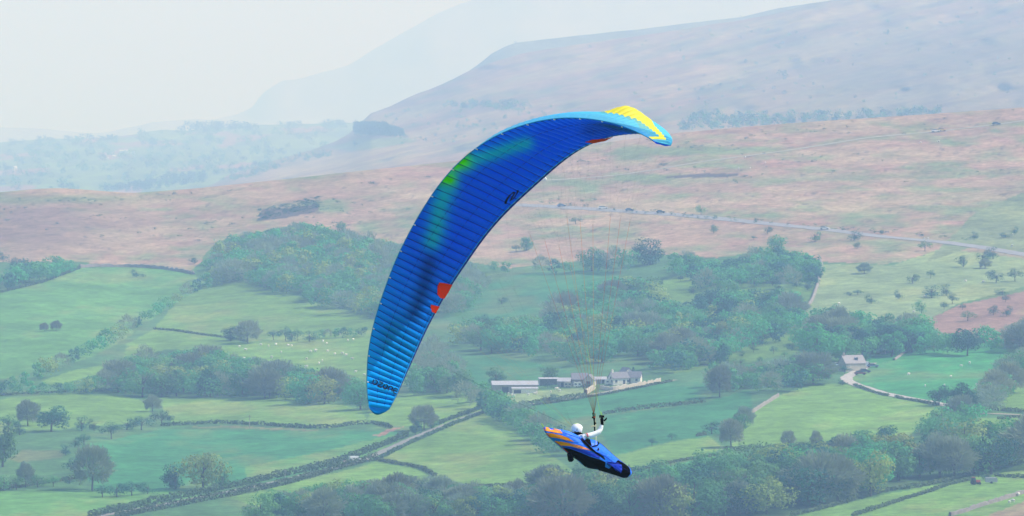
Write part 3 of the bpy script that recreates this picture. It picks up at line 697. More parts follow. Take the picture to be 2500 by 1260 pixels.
for a in [(333, 677, 20, 1.2, 'dark round bush alone in the upper left field'), (351, 677, 9, 1.2, 'tiny bush just right of the lone bush in the upper left field'),
 (108, 809, 19, 1.0, 'left one of two small brown trees in the left field', BUD), (137, 807, 21, 1.05, 'right one of two small brown trees in the left field', BUD),
 (20, 1054, 40, 1.0, 'dark bush at the left end of the lower left row'), (48, 1062, 32, 1.2, 'dark bush left of the large dark rounded tree'),
 (200, 1052, 36, 1.0, 'dark bush right of the large dark rounded tree'), (230, 1052, 30, 1.0, 'rounded bush second to the right of the large dark tree'), (272, 1072, 40, 1.0, 'pointed dark bush above the big darker field'),
 (310, 1050, 30, 1.4, 'left bush of the clump at the foot of the short cross hedge'), (345, 1050, 32, 1.4, 'middle bush of the clump at the foot of the short cross hedge'), (395, 1040, 36, 1.2, 'right bush of the clump at the foot of the short cross hedge'), (372, 1005, 34, 1.0, 'bush in the cross hedge between two pale fields', BUD),
 (205, 1086, 26, 1.2, 'upper bush of the scrub in the lower left'), (183, 1092, 26, 1.1, 'second bush of the scrub in the lower left'), (160, 1112, 28, 1.1, 'bush beside the brown bracken in the lower left'), (182, 1156, 38, 1.2, 'large scrub bush left of the tall thin bare tree'), (196, 1174, 18, 1.2, 'small bush at the foot of the lower left scrub'),
 (250, 1214, 28, 1.5, 'leftmost bush of the thick row left of the golden oak'), (285, 1213, 36, 1.4, 'second bush of the thick row left of the golden oak'), (322, 1210, 32, 1.5, 'third bush of the thick row left of the golden oak'), (360, 1206, 28, 1.5, 'fourth bush of the thick row left of the golden oak'),
 (10, 1198, 40, 1.2, 'leafy bush in the very lower left corner', GREEN), (40, 1196, 34, 1.2, 'leafy bush right of the one in the lower left corner', GREEN), (92, 1190, 32, 1.3, 'green bush right of the slender bare corner tree', GREEN), (130, 1188, 26, 1.3, 'low green bush left of the large scrub bush', GREEN), (170, 1182, 20, 1.3, 'low dark bush at the end of the straggling hedge'),
 (668, 830, 24, 1.1, 'first of five small bushes below the triangular field'), (697, 832, 32, .9, 'second of five small bushes below the triangular field'), (712, 834, 28, .9, 'third of five small bushes below the triangular field'), (726, 831, 26, .9, 'fourth of five small bushes below the triangular field'), (756, 834, 26, 1.2, 'fifth of five small bushes below the triangular field'),
 (1225, 742, 18, 1.4, 'small bush alone in the teal field right of the red wing patches'), (1180, 800, 32, 1.1, 'rounded bush lower in the teal field right of the wing'),
 (2127, 742, 24, 1.1, 'round bush with a clear shadow in the pale right pasture'), (2195, 730, 22, 1.0, 'bush second from the stone wall in the pale right pasture'), (2228, 692, 24, 1.1, 'upper bush left of centre in the pale right pasture'), (2272, 680, 20, .8, 'thin small bush high in the pale right pasture'), (2275, 727, 30, 1.6, 'broad bush in the middle of the pale right pasture'), (2310, 722, 28, .9, 'bush joined to the right of the broad bush in the pasture'), (2325, 742, 24, 1.0, 'bush just above the right bracken patch', DARK), (2305, 756, 18, 1.1, 'small bush left of the bush above the bracken patch'), (2250, 768, 36, .9, 'tall bush at the bottom of the pale right pasture', GREEN), (2352, 652, 30, 1.0, 'dark bush with a long shadow below the moor road at right'), (2400, 640, 30, 1.1, 'left bush of the pair below the moor road near the right edge'), (2424, 632, 30, 1.0, 'right bush of the pair below the moor road near the right edge'), (2405, 655, 20, 1.2, 'brownish bush under the pair by the moor road', BUD), (2432, 690, 32, 1.2, 'thick bush in the upper right of the pale pasture'), (2478, 687, 30, 1.0, 'bush at the right edge of the pale pasture'), (2447, 720, 16, 2.0, 'flat wide bush above the right end of the bracken patch'), (2350, 757, 14, 1.2, 'small bush on the upper edge of the bracken patch'), (2363, 784, 24, 1.3, 'round green bush in the bracken patch', GREEN), (2425, 770, 26, .9, 'narrow bush in the bracken patch'), (2457, 772, 26, .9, 'dark square bush at the right of the bracken patch'), (2455, 738, 16, 1.1, 'small bush above the bracken patch near the right edge'), (2075, 722, 10, 2.0, 'left of two flat dark bushes in the pale pasture'), (2094, 720, 12, 1.9, 'right of two flat dark bushes in the pale pasture'), (2110, 668, 22, 1.2, 'thin greyish bush near the top of the pale pasture', GREY),
 (1712, 524, 24, .9, 'pointed green bush just above the moor road', GREEN), (1742, 570, 22, 1.0, 'bush below the moor road left of the pair', GREEN), (1874, 572, 20, 1.0, 'small bush below the middle of the moor road'), (1990, 590, 26, 1.2, 'green bush just below the moor road, left of a bluish one', GREEN), (2085, 588, 26, 1.2, 'bluish dark bush just below the moor road'), (2093, 607, 16, 1.2, 'little bush under the bluish one below the moor road'), (2258, 613, 24, 1.1, 'pointed bush on the brown slope under the moor road', GREEN), (2153, 572, 11, 1.1, 'tiny bush touching the moor road at right'), (1840, 585, 9, 1.6, 'tiny dark bush on the brown slope above the upper right wood'), (1405, 547, 16, 1.6, 'dark rounded bush on the moor between the lines'), (2378, 585, 20, 1.0, 'bush above the moor road near the right edge'), (2476, 572, 20, .8, 'upright bush above the moor road at the right edge'), (2455, 580, 12, 2.0, 'flat bush beside the upright one at the right edge'), (475, 644, 16, 1.5, 'dark bush on the moor edge left of the large wood'), (1260, 614, 16, 1.4, 'bush left of the solitary leafy moor tree'), (40, 652, 22, 1.4, 'dark bush above the small left wood'), (8, 640, 26, 1.0, 'bush at the left edge under the moor'), (1738, 1060, 32, 1.3, 'dark round bush at the right of the teal field by the pilot'), (1592, 1088, 18, 1.2, 'small bush in the lower teal field right of the pod'), (1640, 1074, 16, 1.2, 'small bush on the short gappy hedge'), (1342, 982, 22, 1.6, 'bush on the farm track hedge'), (1337, 948, 12, 1.4, 'bush between the long barn and the sheds'), (1425, 950, 14, 1.8, 'dark bush beside the farm gateway'), (2115, 888, 22, .9, 'dark round bush at the right end of the cottage', DARK), (2062, 912, 20, 1.3, 'dark bush in front of the left gable of the cottage'), (2058, 940, 14, 2.2, 'low dark bush at the corner of the drive'), (2412, 1172, 20, 1.6, 'dark bush right of the red tractor')]:
    B(*a)
random.seed(99)
glade = [(1600, 690), (1750, 650), (1990, 690), (1970, 740), (1850, 715), (1700, 740)]; glade2 = [(1740, 890), (1800, 815), (1960, 805), (1945, 865), (1800, 900)]
k = 0
for gl, place in ((glade, 'in the upper glade of the right wood'), (glade2, 'in the lower glade left of the bright green tree')):
    got = []
    while len(got) < 18:
        x, y = random.uniform(1590, 2000), random.uniform(640, 905)
        if poly_mask(np.array([x]), np.array([y]), gl)[0] and all(abs(x - a) > 12 or abs(y - b) > 8 for a, b, *_ in got):
            got.append((x, y, random.uniform(12, 24), random.uniform(.9, 1.4)))
    for i, (x, y, h, w_) in enumerate(sorted(got)): B(x, y, h, w_, ('', place, i), random.choice([GREEN, DARK, DARK]))

ORD = 'first second third fourth fifth sixth seventh eighth ninth tenth eleventh twelfth thirteenth fourteenth fifteenth sixteenth seventeenth eighteenth nineteenth'.split()
def ordinal(i):
    i += 1
    if i < 20: return ORD[i - 1]
    tens = {2: 'twenty', 3: 'thirty', 4: 'forty', 5: 'fifty', 6: 'sixty', 7: 'seventy', 8: 'eighty', 9: 'ninety'}
    if i >= 100: return 'hundred-and-' + ordinal(i - 101)
    t, u = divmod(i, 10)
    return tens[t] + ('-' + ORD[u - 1] if u else 'th').replace('yth', 'ieth') if u else tens[t][:-1] + 'ieth'
LOOK = {GREEN: 'mid green leafy', GOLD: 'golden green leafy', DARK: 'dark green leafy', BUD: 'bare brownish', FRESH: 'bright green leafy', GREY: 'bare greyish'}
SPECS.sort(key=lambda s: -s['h'])
solo = [s for s in SPECS if s['solo']]; rest = [s for s in SPECS if not s['solo']]
# drop what stands outside the frame; keep the ones that show largest as things
rest = [s for s in rest if -40 < s['px'] < 2560 and s['py'] - s['h'] < 1275]
def hidden_by_wing(s):
    x, y = s['px'], s['py'] - s['h'] * .5
    return poly_mask(np.array([x]), np.array([y]), [(925, 780), (985, 640), (1090, 460), (1250, 340), (1400, 300), (1370, 380), (1240, 500), (1110, 670), (1030, 800), (960, 950), (915, 960)])[0]
shown = [s for s in rest if not hidden_by_wing(s) and s['px'] < 2530]
N_TREES = 296 - len(solo)
ind, mass = shown[:N_TREES], shown[N_TREES:] + [s for s in rest if s not in shown]
def base_pt(px, py):
    q = G(px, py); z = zat(q[0], q[1]); return (float(q[0]), float(q[1]), float(z if z is not None else q[2]) - .05)
def put_tree(s, label):
    q = base_pt(s['px'], s['py']); H = s['h'] * (1.12 if s['solo'] else 1.0) * q[1] / FPX
    rs = random.Random(int(s['px'] * 13 + s['py'] * 7))
    t = empty('bare_tree' if s['m'] in (BUD, GREY) else 'leafy_tree', q, rs.uniform(0, 6.28))
    wv = s['w'] * rs.uniform(.92, 1.12); t.scale = (H * wv, H * wv, H)
    tag(t, label, 'tree', s['place'] and 'trees ' + s['place'] or 'single trees of the valley')
    obj('trunk', TRUNKS[rs.randrange(4)], t)
    obj('crown', crown_mesh(s['shape'], rs.randrange(NPROTO[s['shape']]), s['m']), t)
for s in solo: put_tree(s, s['solo'])
grp = {}
for s in ind: grp.setdefault((s['place'], s['m']), []).append(s)
for (place, m), L in grp.items():
    L.sort(key=lambda s: s['px'])
    for i, s in enumerate(L):
        n = len(L)
        lab = (LOOK[m] + ' tree ' + place) if n == 1 else ordinal(i) + ' ' + LOOK[m] + ' tree from left ' + place
        put_tree(s, lab)
_gc = {}
def put_bush(px, py, h, w_, label, m):
    q = base_pt(px, py); H = 1.15 * h * q[1] / FPX; rs = random.Random(int(px * 17 + py))
    shape = 'twig' if m in (BUD, GREY) else 'bush'
    t = empty('field_bush', q, rs.uniform(0, 6.28)); t.scale = (H * w_ * 1.1, H * w_ * 1.1, H)
    obj('crown', crown_mesh(shape, rs.randrange(3), m), t); obj('stem', TRUNKS[rs.randrange(4)], t)
    return tag(t, label, 'bush', 'bushes of the fields and moor')
for (px, py, h, w_, label, m) in BUSH:
    if isinstance(label, tuple):
        key = (label[1]); i = _gc.get(key, 0); _gc[key] = i + 1
        label = ordinal(i) + ' small bush from the left ' + label[1]
    put_bush(px, py, h, w_, label, m)

# the rest of the woods, and everything far off, as masses
def mass_obj(name, items, lib, label):
    """items: (x,y,z,H,w,shape,mat); joined into one mesh of kind stuff"""
    V, F, MI, off = [], [], [], 0; rs = np.random.default_rng(5)
    for (x, y, z, H, w_, shape, m) in items:
        opts = [k for k in lib if k[0] == shape] or [k for k in lib if k[0] == 'round']
        v, f = lib[opts[rs.integers(len(opts))]]
        a = rs.uniform(0, 6.28); c, s = math.cos(a), math.sin(a)
        q = np.empty_like(v); q[:, 0] = (v[:, 0] * c - v[:, 1] * s) * H * w_ + x; q[:, 1] = (v[:, 0] * s + v[:, 1] * c) * H * w_ + y; q[:, 2] = v[:, 2] * H + z
        V.append(q); F.append(f + off); MI.append(np.full(len(f), m)); off += len(v)
    V = np.concatenate(V); org = V.mean(0)
    me = mesh(name, V - org, np.concatenate(F), LEAF)
    me.polygons.foreach_set('material_index', np.concatenate(MI).astype(np.int32))
    o = obj(name, me); o.location = org
    return tag(o, label, 'woodland', kind='stuff')
it = []
for s in mass:
    q = base_pt(s['px'], s['py']); it.append((*q, s['h'] * q[1] / FPX, s['w'], s['shape'], s['m']))
mass_obj('woodland', it, SMALL, 'massed trees filling the woods of the valley')
print('trees', len(solo), len(ind), 'mass', len(mass), 'bushes', len(BUSH))

# far trees on the hill and farmland behind
random.seed(5)
far = []
def fscatter(poly, n, fn, h, mix, shape='round'):
    xs = [p[0] for p in poly]; ys = [p[1] for p in poly]; k = 0; tries = 0
    while k < n and tries < n * 40:
        tries += 1
        x, y = random.uniform(min(xs), max(xs)), random.uniform(min(ys), max(ys))
        if not poly_mask(np.array([x]), np.array([y]), poly)[0]: continue
        q, D = fn(x, y); H = h * random.uniform(.6, 1.35) * float(D) / FPX
        far.append((float(q[0]), float(q[1]), float(q[2]) - .3, H, random.uniform(.9, 1.5), shape, pick(mix))); k += 1
FM = {GREEN: .5, DARK: .4, BUD: .1}
fscatter([(0, 352), (250, 342), (420, 322), (600, 312), (860, 308), (840, 350), (740, 380), (620, 410), (480, 455), (200, 468), (0, 470)], 330, GC, 17, FM)
for x0, x1, y, n, h in ((90, 130, 345, 6, 12), (150, 170, 344, 3, 11), (200, 290, 342, 12, 13), (430, 450, 322, 3, 16), (455, 620, 318, 26, 18), (690, 720, 308, 4, 12), (770, 860, 306, 12, 11), (20, 60, 350, 6, 10)):
    for i in range(n):
        x = random.uniform(x0, x1); q, D = GC(x, y + random.uniform(-2, 6)); far.append((*map(float, q), h * random.uniform(.9, 1.6) * float(D) / FPX, random.uniform(.9, 1.5), 'round', DARK))
fscatter([(240, 470), (330, 452), (400, 436), (470, 428), (505, 430), (500, 448), (400, 462), (330, 472)], 190, GC, 14, {DARK: .9, GREEN: .1}, 'tall')
fscatter([(560, 425), (640, 398), (720, 385), (800, 372), (830, 378), (720, 402), (620, 428)], 70, GB, 13, FM)
fscatter([(510, 446), (560, 436), (620, 430), (600, 440)], 14, GB, 12, FM)
fscatter([(1085, 262), (1130, 256), (1250, 255), (1300, 262), (1270, 275), (1150, 268)], 60, GB, 15, FM)
fscatter([(950, 270), (1300, 240), (1420, 300), (1300, 330), (1000, 360), (900, 330)], 110, GB, 9, FM)
fscatter([(1640, 320), (1700, 285), (1800, 282), (1960, 286), (2100, 278), (2300, 270), (2300, 285), (2000, 300), (1760, 318)], 230, GB, 17, FM)
fscatter([(1500, 90), (2500, 0), (2500, 240), (1700, 270), (1560, 260)], 120, GB, 8, FM)
for (x, y, h) in ((1910, 192, 24), (2165, 86, 16), (1915, 232, 14), (1748, 285, 22), (1440, 118, 10), (868, 357, 16), (1705, 245, 12)):
    q, D = GB(x, y); far.append((*map(float, q), h * float(D) / FPX, 1.1, 'round', DARK))
for (x, y, h) in ((1259, 106, 7), (1808, 42, 5)):
    q, D = GB2(x, y); far.append((*map(float, q), h * float(D) / FPX, 1.2, 'round', DARK))
mass_obj('distant_trees', far, TINY, 'far off trees scattered over the hazy hills and farmland')
pl = []
for i in range(380):
    x = random.uniform(866, 985); y = random.uniform(322, 336) if x < 945 else random.uniform(326, 338)
    q, D = GB(x, y); h = (30 - max(0, x - 935) * .30) * random.uniform(.9, 1.08)
    pl.append((*map(float, q), h * float(D) / FPX, .55, 'tall', DARK))
mass_obj('conifer_plantation', pl, TINY, 'square block of dark conifers on the end of the moor hill')
# heather and gorse clumps dotted on the near moor
hx = []
for i in range(900):
    x = random.uniform(0, 2500); y = random.uniform(0, 1) ** 1.2
    yy = ridge(x) + 6 + y * (160 if x > 1250 else 130)
    if fbm(np.array([x / 120.]), np.array([yy / 14.]), 61, 3)[0] < .18: continue
    q = base_pt(x, float(yy)); hx.append((*q, random.uniform(.8, 2.0), random.uniform(1.2, 2.6), 'bush', DARK))
for i in range(260):
    x = random.uniform(630, 780); yy = 540 - (x - 626) * .22 - random.uniform(0, 1) * 26
    q = base_pt(x, yy); hx.append((*q, random.uniform(.8, 1.6), 2.0, 'bush', DARK))
for i in range(70):
    t = random.random(); q = base_pt(1300 + t * 1100, 498 + t * 92 + random.uniform(-6, 2)); hx.append((*q, random.uniform(1., 2.4), random.uniform(1.2, 2.2), 'bush', random.choice([DARK, GREEN])))
LIBH = {('bush', i): crown_proto('bush', 900 + i, 60) for i in range(3)}
mass_obj('heather', hx, LIBH, 'low dark heather and gorse dotted over the pink brown moor')
# ------------------------------------------------------------------ farm buildings
M_SLATE = mat('slate', (.20, .19, .215), rough=.7, noise=[(1.2, .2, 4)])
M_WHITE = mat('lime_wash', (.72, .68, .60), noise=[(.6, .08, 3)])
M_STONEW = mat('rubble_wall', (.34, .30, .25), noise=[(1.0, .3, 4)])
M_TIN = mat('grey_sheet', (.42, .41, .44), rough=.6, noise=[(.8, .12, 3)])
M_DOOR = mat('dark_door', (.06, .05, .05), rough=.6)
M_GLASS = mat('window_glass', (.05, .07, .09), rough=.15, spec=.5)
M_RUST = mat('rusty_sheet', (.30, .14, .09), noise=[(.8, .3, 3)])
M_CREAM = MATS['cream_wall']
def building(name, label, px, py, W, Dp, hw, hr, rot, mw, mr, cat='building', doors=(), wins=(), chim=0, openfront=False, group='farm buildings', loc=None, eave=.35):
    """gabled building, ridge along local x; local -y is the front"""
    q = base_pt(px, py) if loc is None else loc
    t = empty(name, q, math.radians(rot)); tag(t, label, cat, group)
    x0, x1, y0, y1 = -W / 2, W / 2, -Dp / 2, Dp / 2
    wl = MB()
    if openfront:
        wl.box(x0, x1, y1 - .25, y1, -1, hw); wl.box(x0, x0 + .25, y0, y1 - .25, -1, hw); wl.box(x1 - .25, x1, y0, y1 - .25, -1, hw)
    else:
        wl.add([(x0, y0, -1), (x1, y0, -1), (x1, y1, -1), (x0, y1, -1), (x0, y0, hw), (x1, y0, hw), (x1, y1, hw), (x0, y1, hw), (x0, 0, hw + hr), (x1, 0, hw + hr)],
               [(0, 1, 5, 4), (2, 3, 7, 6), (1, 2, 6, 9, 5), (3, 0, 4, 8, 7)])
    wl.build('wall', mw, t)
    rf = MB(); ov = eave; k = hr / (Dp / 2); th = .16
    for s in (-1, 1):
        ye, ze = s * (Dp / 2 + ov), hw - k * ov
        rf.add([(x0 - ov, ye, ze + .03), (x1 + ov, ye, ze + .03), (x1 + ov, 0, hw + hr + .03), (x0 - ov, 0, hw + hr + .03),
                (x0 - ov, ye, ze + th), (x1 + ov, ye, ze + th), (x1 + ov, 0, hw + hr + th), (x0 - ov, 0, hw + hr + th)],
               [(0, 1, 2, 3), (4, 5, 6, 7), (0, 1, 5, 4), (1, 2, 6, 5), (3, 0, 4, 7)])
    r = rf.build('roof', mr, t)
    if chim:
        for i in range(chim):
            cx = x0 + .9 + i * (W - 1.8); c = MB(); c.box(cx - .45, cx + .45, -.4, .4, hw + hr * .6, hw + hr + 1.1); c.box(cx - .2, cx + .2, -.2, .2, hw + hr + 1.1, hw + hr + 1.45); c.build('chimney', mw, r)
    def panel(nm, face, u, z, w_, h_, m, sub=None):
        b = MB()
        if face == 'f': b.box(u - w_ / 2, u + w_ / 2, y0 - .05, y0 + .1, z, z + h_)
        elif face == 'l': b.box(x0 - .05, x0 + .1, u - w_ / 2, u + w_ / 2, z, z + h_)
        elif face == 'r': b.box(x1 - .1, x1 + .05, u - w_ / 2, u + w_ / 2, z, z + h_)
        o = b.build(nm, m, t)
        if sub:
            b = MB()
            if face == 'f': b.box(u - w_ / 2 - .12, u + w_ / 2 + .12, y0 - .14, y0 - .002, z - .2, z - .02)
            elif face == 'l': b.box(x0 - .14, x0 - .002, u - w_ / 2 - .12, u + w_ / 2 + .12, z - .2, z - .02)
            else: b.box(x1 + .002, x1 + .14, u - w_ / 2 - .12, u + w_ / 2 + .12, z - .2, z - .02)
            b.build('sill', mw, o)
    for d in doors: panel('door', *d, M_DOOR)
    for d in wins: panel('window', *d, M_GLASS, True)
    return t
# farmstead in the middle of the valley
fh = building('farmhouse', 'white farmhouse with slate roof and two gables above the cream garden wall', 1510, 938, 8.2, 5.2, 3.0, 2.5, 28, M_WHITE, M_SLATE, 'house', doors=[('f', 1.5, 0, 1.1, 2.1)], wins=[('f', -2.6, .9, 1.1, 1.2), ('f', 3.6, .9, 1.1, 1.2), ('l', 0, 2.5, 1.1, 1.1), ('l', -1.2, .9, 1.0, 1.2)], chim=1)
w2 = building('rear_wing', 'tall whitewashed rear wing rising behind the white farmhouse', 1528, 932, 5.2, 4.4, 4.2, 2.3, -58, M_WHITE, M_SLATE, 'house', wins=[('l', 0, 3.0, .9, 1.1)], group='farmhouse ranges')
w3 = building('side_wing', 'low slate roofed wing with white end gable right of the farmhouse', 1548, 935, 6.6, 4.8, 2.8, 2.4, -12, M_WHITE, M_SLATE, 'house', doors=[('f', -2.4, 0, 2.4, 2.2)], wins=[('f', 1.6, 1.0, 1.0, 1.1)], group='farmhouse ranges')
building('long_barn', 'long low barn with grey sheet roof at the left end of the farm', 1256, 958, 20.5, 7.5, 3.6, 1.6, 5, M_STONEW, M_TIN, 'barn', doors=[('f', -4.5, 0, 3.0, 2.6)], openfront=False)
building('lean_shed', 'white fronted shed standing against the front of the long barn', 1281, 960, 11.5, 3.2, 2.2, .5, 5, M_WHITE, M_TIN, 'shed', doors=[('f', -3.4, .1, 3.2, 1.5)])
building('open_shed', 'dark open fronted shed with flat sheet roof behind the barns', 1339, 940, 8.6, 5.0, 2.9, .5, 4, M_TIN, M_TIN, 'shed', openfront=True)
building('small_barn', 'small stone barn between the open shed and the gabled barn', 1378, 944, 5.6, 5.0, 2.6, 1.4, -8, M_STONEW, M_TIN, 'barn', doors=[('f', -.6, 0, 1.2, 2.0)])
building('slate_barn', 'long slate roofed barn left of the cream gable', 1415, 941, 7.2, 6.0, 3.0, 2.6, 4, M_STONEW, M_SLATE, 'barn', doors=[('f', -1.5, 0, 1.4, 2.2)])
building('gabled_barn', 'cream barn whose gable faces the camera in the middle of the farm', 1440, 943, 6.0, 4.6, 3.0, 2.4, 76, M_CREAM, M_SLATE, 'barn', doors=[('l', 0, 0, 1.9, 2.4)])
building('stable', 'low grey roofed stable right of the cream gable', 1466, 936, 5.0, 4.0, 2.0, 1.0, 6, M_TIN, M_TIN, 'stable', doors=[('f', 1, 0, 1.0, 1.7)])
def caravan(px, py, L, label, rot=5, m=None):
    q = base_pt(px, py); t = empty('caravan', q, math.radians(rot)); tag(t, label, 'caravan', 'caravans in the farmyard')
    b = MB(); b.prism([(-L / 2, .5), (L / 2, .5), (L / 2, 1.9), (L / 2 - .4, 2.5), (-L / 2 + .4, 2.5), (-L / 2, 1.9)], -1.1, 1.1); b.build('body', m or M_WHITE, t)
    for x in (-.5, .5):
        c = MB(); c.tube([(x, -1.13, .35), (x, -.9, .35)], .35, 10); c.build('wheel', M_DOOR, t)
    for x in (-L / 4, L / 4):
        c = MB(); c.box(x - .5, x + .5, -1.13, -1.08, 1.3, 1.9); c.build('window', M_GLASS, t)
caravan(1386, 946, 3.4, 'cream box trailer parked before the small stone barn', 4, M_CREAM); caravan(1410, 946, 3.6, 'white caravan parked before the slate roofed barn', 3); caravan(1489, 940, 4.6, 'white caravan parked left of the farmhouse', 4)
# stone cottage
ct = building('stone_cottage', 'stone cottage with pale slate roof beside the bend of the drive', 2080, 905, 10.2, 7.6, 3.7, 3.4, 24, M_STONEW, mat('pale_slate', (.33, .30, .31), noise=[(1.0, .12, 3)]), 'house', doors=[('f', .2, 0, 1.4, 2.3)], wins=[('f', -3.0, .9, 1.4, 1.3), ('f', 3.0, .9, 1.4, 1.3)], chim=1, group='houses of the valley')
b = MB(); b.box(-5.0, 5.0, -3.88, -3.81, -.5, 3.2); b.build('front_render', M_CREAM, ct)
b = MB(); b.box(.5, 1.7, -2.7, -1.4, 4.8, 6.2); b.build('roof_window', M_GLASS, ct)
# far white buildings across the haze
def fb(px, py, W, Dp, hw, hr, rot, label, mr=M_WHITE):
    q, D = GC(px, py); building('white_barn', label, 0, 0, W, Dp, hw, hr, rot, M_WHITE, mr, 'barn', loc=tuple(map(float, q)), group='far white farm', doors=[('f', 0, 0, W * .2, hw * .7)])
M_PALER = mat('pale_roof', (.78, .72, .68))
fb(302, 374, 20, 9, 5, 3, 6, 'long white roofed barn far off at the upper left', M_PALER); fb(295, 383, 7, 6, 5, 3, 40, 'small white house below the far long barn', M_PALER); fb(325, 376, 10, 6, 4, 2, -4, 'short white barn right of the far long barn', M_PALER); fb(278, 384, 9, 5, 3, 2, 5, 'low pale shed left of the small white far house', M_PALER)
fb(37, 416, 7, 6, 6, 3, 30, 'single white house far off at the left edge', M_PALER); fb(262, 389, 6, 5, 3, 2, 5, 'lowest pale shed of the far farm', M_PALER)

# ------------------------------------------------------------------ vehicles
M_TYRE = mat('tyre', (.02, .02, .02))
def car(px, py, rot, col, label, L=4.3, Hh=1.5, van=False, loc=None, sc=1.25):
    q = base_pt(px, py) if loc is None else loc
    nm = 'paint_%02x%02x%02x' % tuple(int(255 * c) for c in col)
    m = MATS.get(nm) or mat(nm, col, rough=.25, spec=.6)
    t = empty('parked_van' if van else 'car', (q[0], q[1], q[2] + .25), math.radians(rot)); tag(t, label, 'van' if van else 'car', 'cars of the valley'); t.scale = (sc,) * 3
    b = MB(); h = L / 2
    if van: b.prism([(-h, .35), (h, .35), (h, 1.0), (h - .25, 1.1), (h - .9, 2.0), (-h, 2.05)], -.92, .92)
    else: b.prism([(-h, .35), (h, .35), (h, .72), (h - .15, .82), (h - 1.15, .92), (-h + .25, .95), (-h, .85)], -.86, .86)
    b.build('body', m, t)
    if not van:
        c = MB(); c.prism([(-h + .3, .95), (h - 1.15, .92), (h - 1.75, 1.40), (-h + .85, 1.42)], -.74, .74); g = c.build('cabin_glass', M_GLASS, t)
        c = MB(); c.prism([(-h + .8, 1.42), (h - 1.75, 1.40), (h - 1.85, 1.47), (-h + .95, 1.48)], -.72, .72); c.build('roof', m, t)
    else:
        c = MB(); c.prism([(h - .9, 1.15), (h - .32, 1.15), (h - .82, 1.85), (h - .95, 1.85)], -.94, .94); c.build('cab_glass', M_GLASS, t)
    for x in (-h + .75, h - .75):
        for s in (-1, 1):
            c = MB(); c.tube([(x, s * .70, .32), (x, s * .90, .32)], .33, 10); c.build('wheel', M_TYRE, t)
    return t
WHT, BLK, BLU, NAVY, RED = (.85, .85, .85), (.03, .03, .035), (.10, .17, .30), (.03, .06, .14), (.25, .04, .05)
car(1322, 441, -15, WHT, 'white van on the moor track just right of the wing', 5.2, van=True)
car(1371, 505, 20, BLU, 'blue car at the left end of the moor road'); car(1472, 511, 12, WHT, 'white car second from the left on the moor road', 4.8); car(1537, 516, 8, NAVY, 'dark car between the white one and the black one on the moor road'); car(1613, 521, -10, BLK, 'black car on the middle of the moor road, right of the lines')
car(2013, 561, -14, WHT, 'white car alone on the moor road at right'); car(2284, 323, 20, WHT, 'white car parked on the upper moor track'); car(2299, 321, 30, (.55, .38, .05), 'yellow car beside the white one on the upper track'); car(2432, 305, 10, NAVY, 'dark car near the right end of the upper track')
car(2112, 897, 0, WHT, 'white van parked on the drive right of the cottage', 4.4, van=True); car(2131, 898, -12, BLU, 'blue car parked beside the white van at the cottage'); car(2111, 911, 5, NAVY, 'dark blue car on the grass below the drive'); car(2100, 916, 8, RED, 'dark red car on the grass left of the dark blue one'); car(2044, 896, 6, WHT, 'white car half hidden at the left gable of the cottage')
pk = car(866, 1127, 24, WHT, 'white pickup driving along the hedged lane', 4.6, van=True, sc=1.0)
q = base_pt(852, 1134); t = empty('trailer', (q[0], q[1], q[2] + .2), math.radians(24)); tag(t, 'low grey trailer behind the white pickup on the lane', 'trailer', 'farm trailers'); t.scale = (1.2,) * 3
b = MB(); b.box(-1.7, 1.7, -.9, .9, .5, .7); b.build('bed', M_TIN, t); b = MB(); b.box(-1.7, 1.7, -.92, -.86, .7, 1.3); b.box(-1.7, 1.7, .86, .92, .7, 1.3); b.build('side_rail', M_STONEP, t)
for s in (-1, 1): b = MB(); b.tube([(0, s * .95, .4), (0, s * 1.15, .4)], .4, 10); b.build('wheel', M_TYRE, t)
q = base_pt(2382, 1183); t = empty('tractor', q, math.radians(20)); tag(t, 'red tractor standing at the hedge gap in the lower right', 'tractor')
M_RED = mat('tractor_red', (.45, .06, .03), rough=.4)
b = MB(); b.prism([(-.2, .9), (1.7, .9), (1.8, 1.5), (1.6, 1.7), (-.2, 1.75)], -.45, .45); b.build('bonnet', M_RED, t)
b = MB(); b.prism([(-1.5, 1.0), (-.2, 1.0), (-.2, 1.9), (-.45, 2.7), (-1.4, 2.7)], -.7, .7); b.build('cab', M_GLASS, t); b = MB(); b.box(-1.5, -.35, -.78, .78, 2.7, 2.82); b.build('cab_roof', M_RED, t)
for x, r in ((-.9, .85), (1.3, .5)):
    for s in (-1, 1): b = MB(); b.tube([(x, s * .55, r), (x, s * 1.0, r)], r, 12); b.build('wheel', M_TYRE, t)
q = base_pt(2420, 1180); t = empty('stock_trailer', q, math.radians(6)); tag(t, 'grey stock trailer right of the red tractor', 'trailer', 'farm trailers')
b = MB(); b.prism([(-2.2, .5), (2.2, .5), (2.2, 2.0), (1.9, 2.2), (-2.2, 2.2)], -.95, .95); b.build('body', M_TIN, t)
for s in (-1, 1): b = MB(); b.tube([(0, s * .8, .4), (0, s * 1.05, .4)], .4, 10); b.build('wheel', M_TYRE, t)
# wooden poles
M_POLE = mat('pole_wood', (.30, .27, .24))
def pole(px, py, h, label):
    q = base_pt(px, py); t = empty('power_pole', q); tag(t, label, 'pole', 'power poles')
    b = MB(); b.tube([(0, 0, -.3), (0, 0, h)], [.16, .12], 8); b.build('post', M_POLE, t); b = MB(); b.box(-.9, .9, -.08, .08, h - .7, h - .5); b.build('crossarm', M_POLE, t)
pole(2162, 864, 6.5, 'wooden pole before the bright trees behind the cottage'); pole(609, 1046, 6, 'thin wooden pole on the gappy hedge under the wing tip'); pole(696, 1180, 5.5, 'thin wooden pole between the lane hedges')
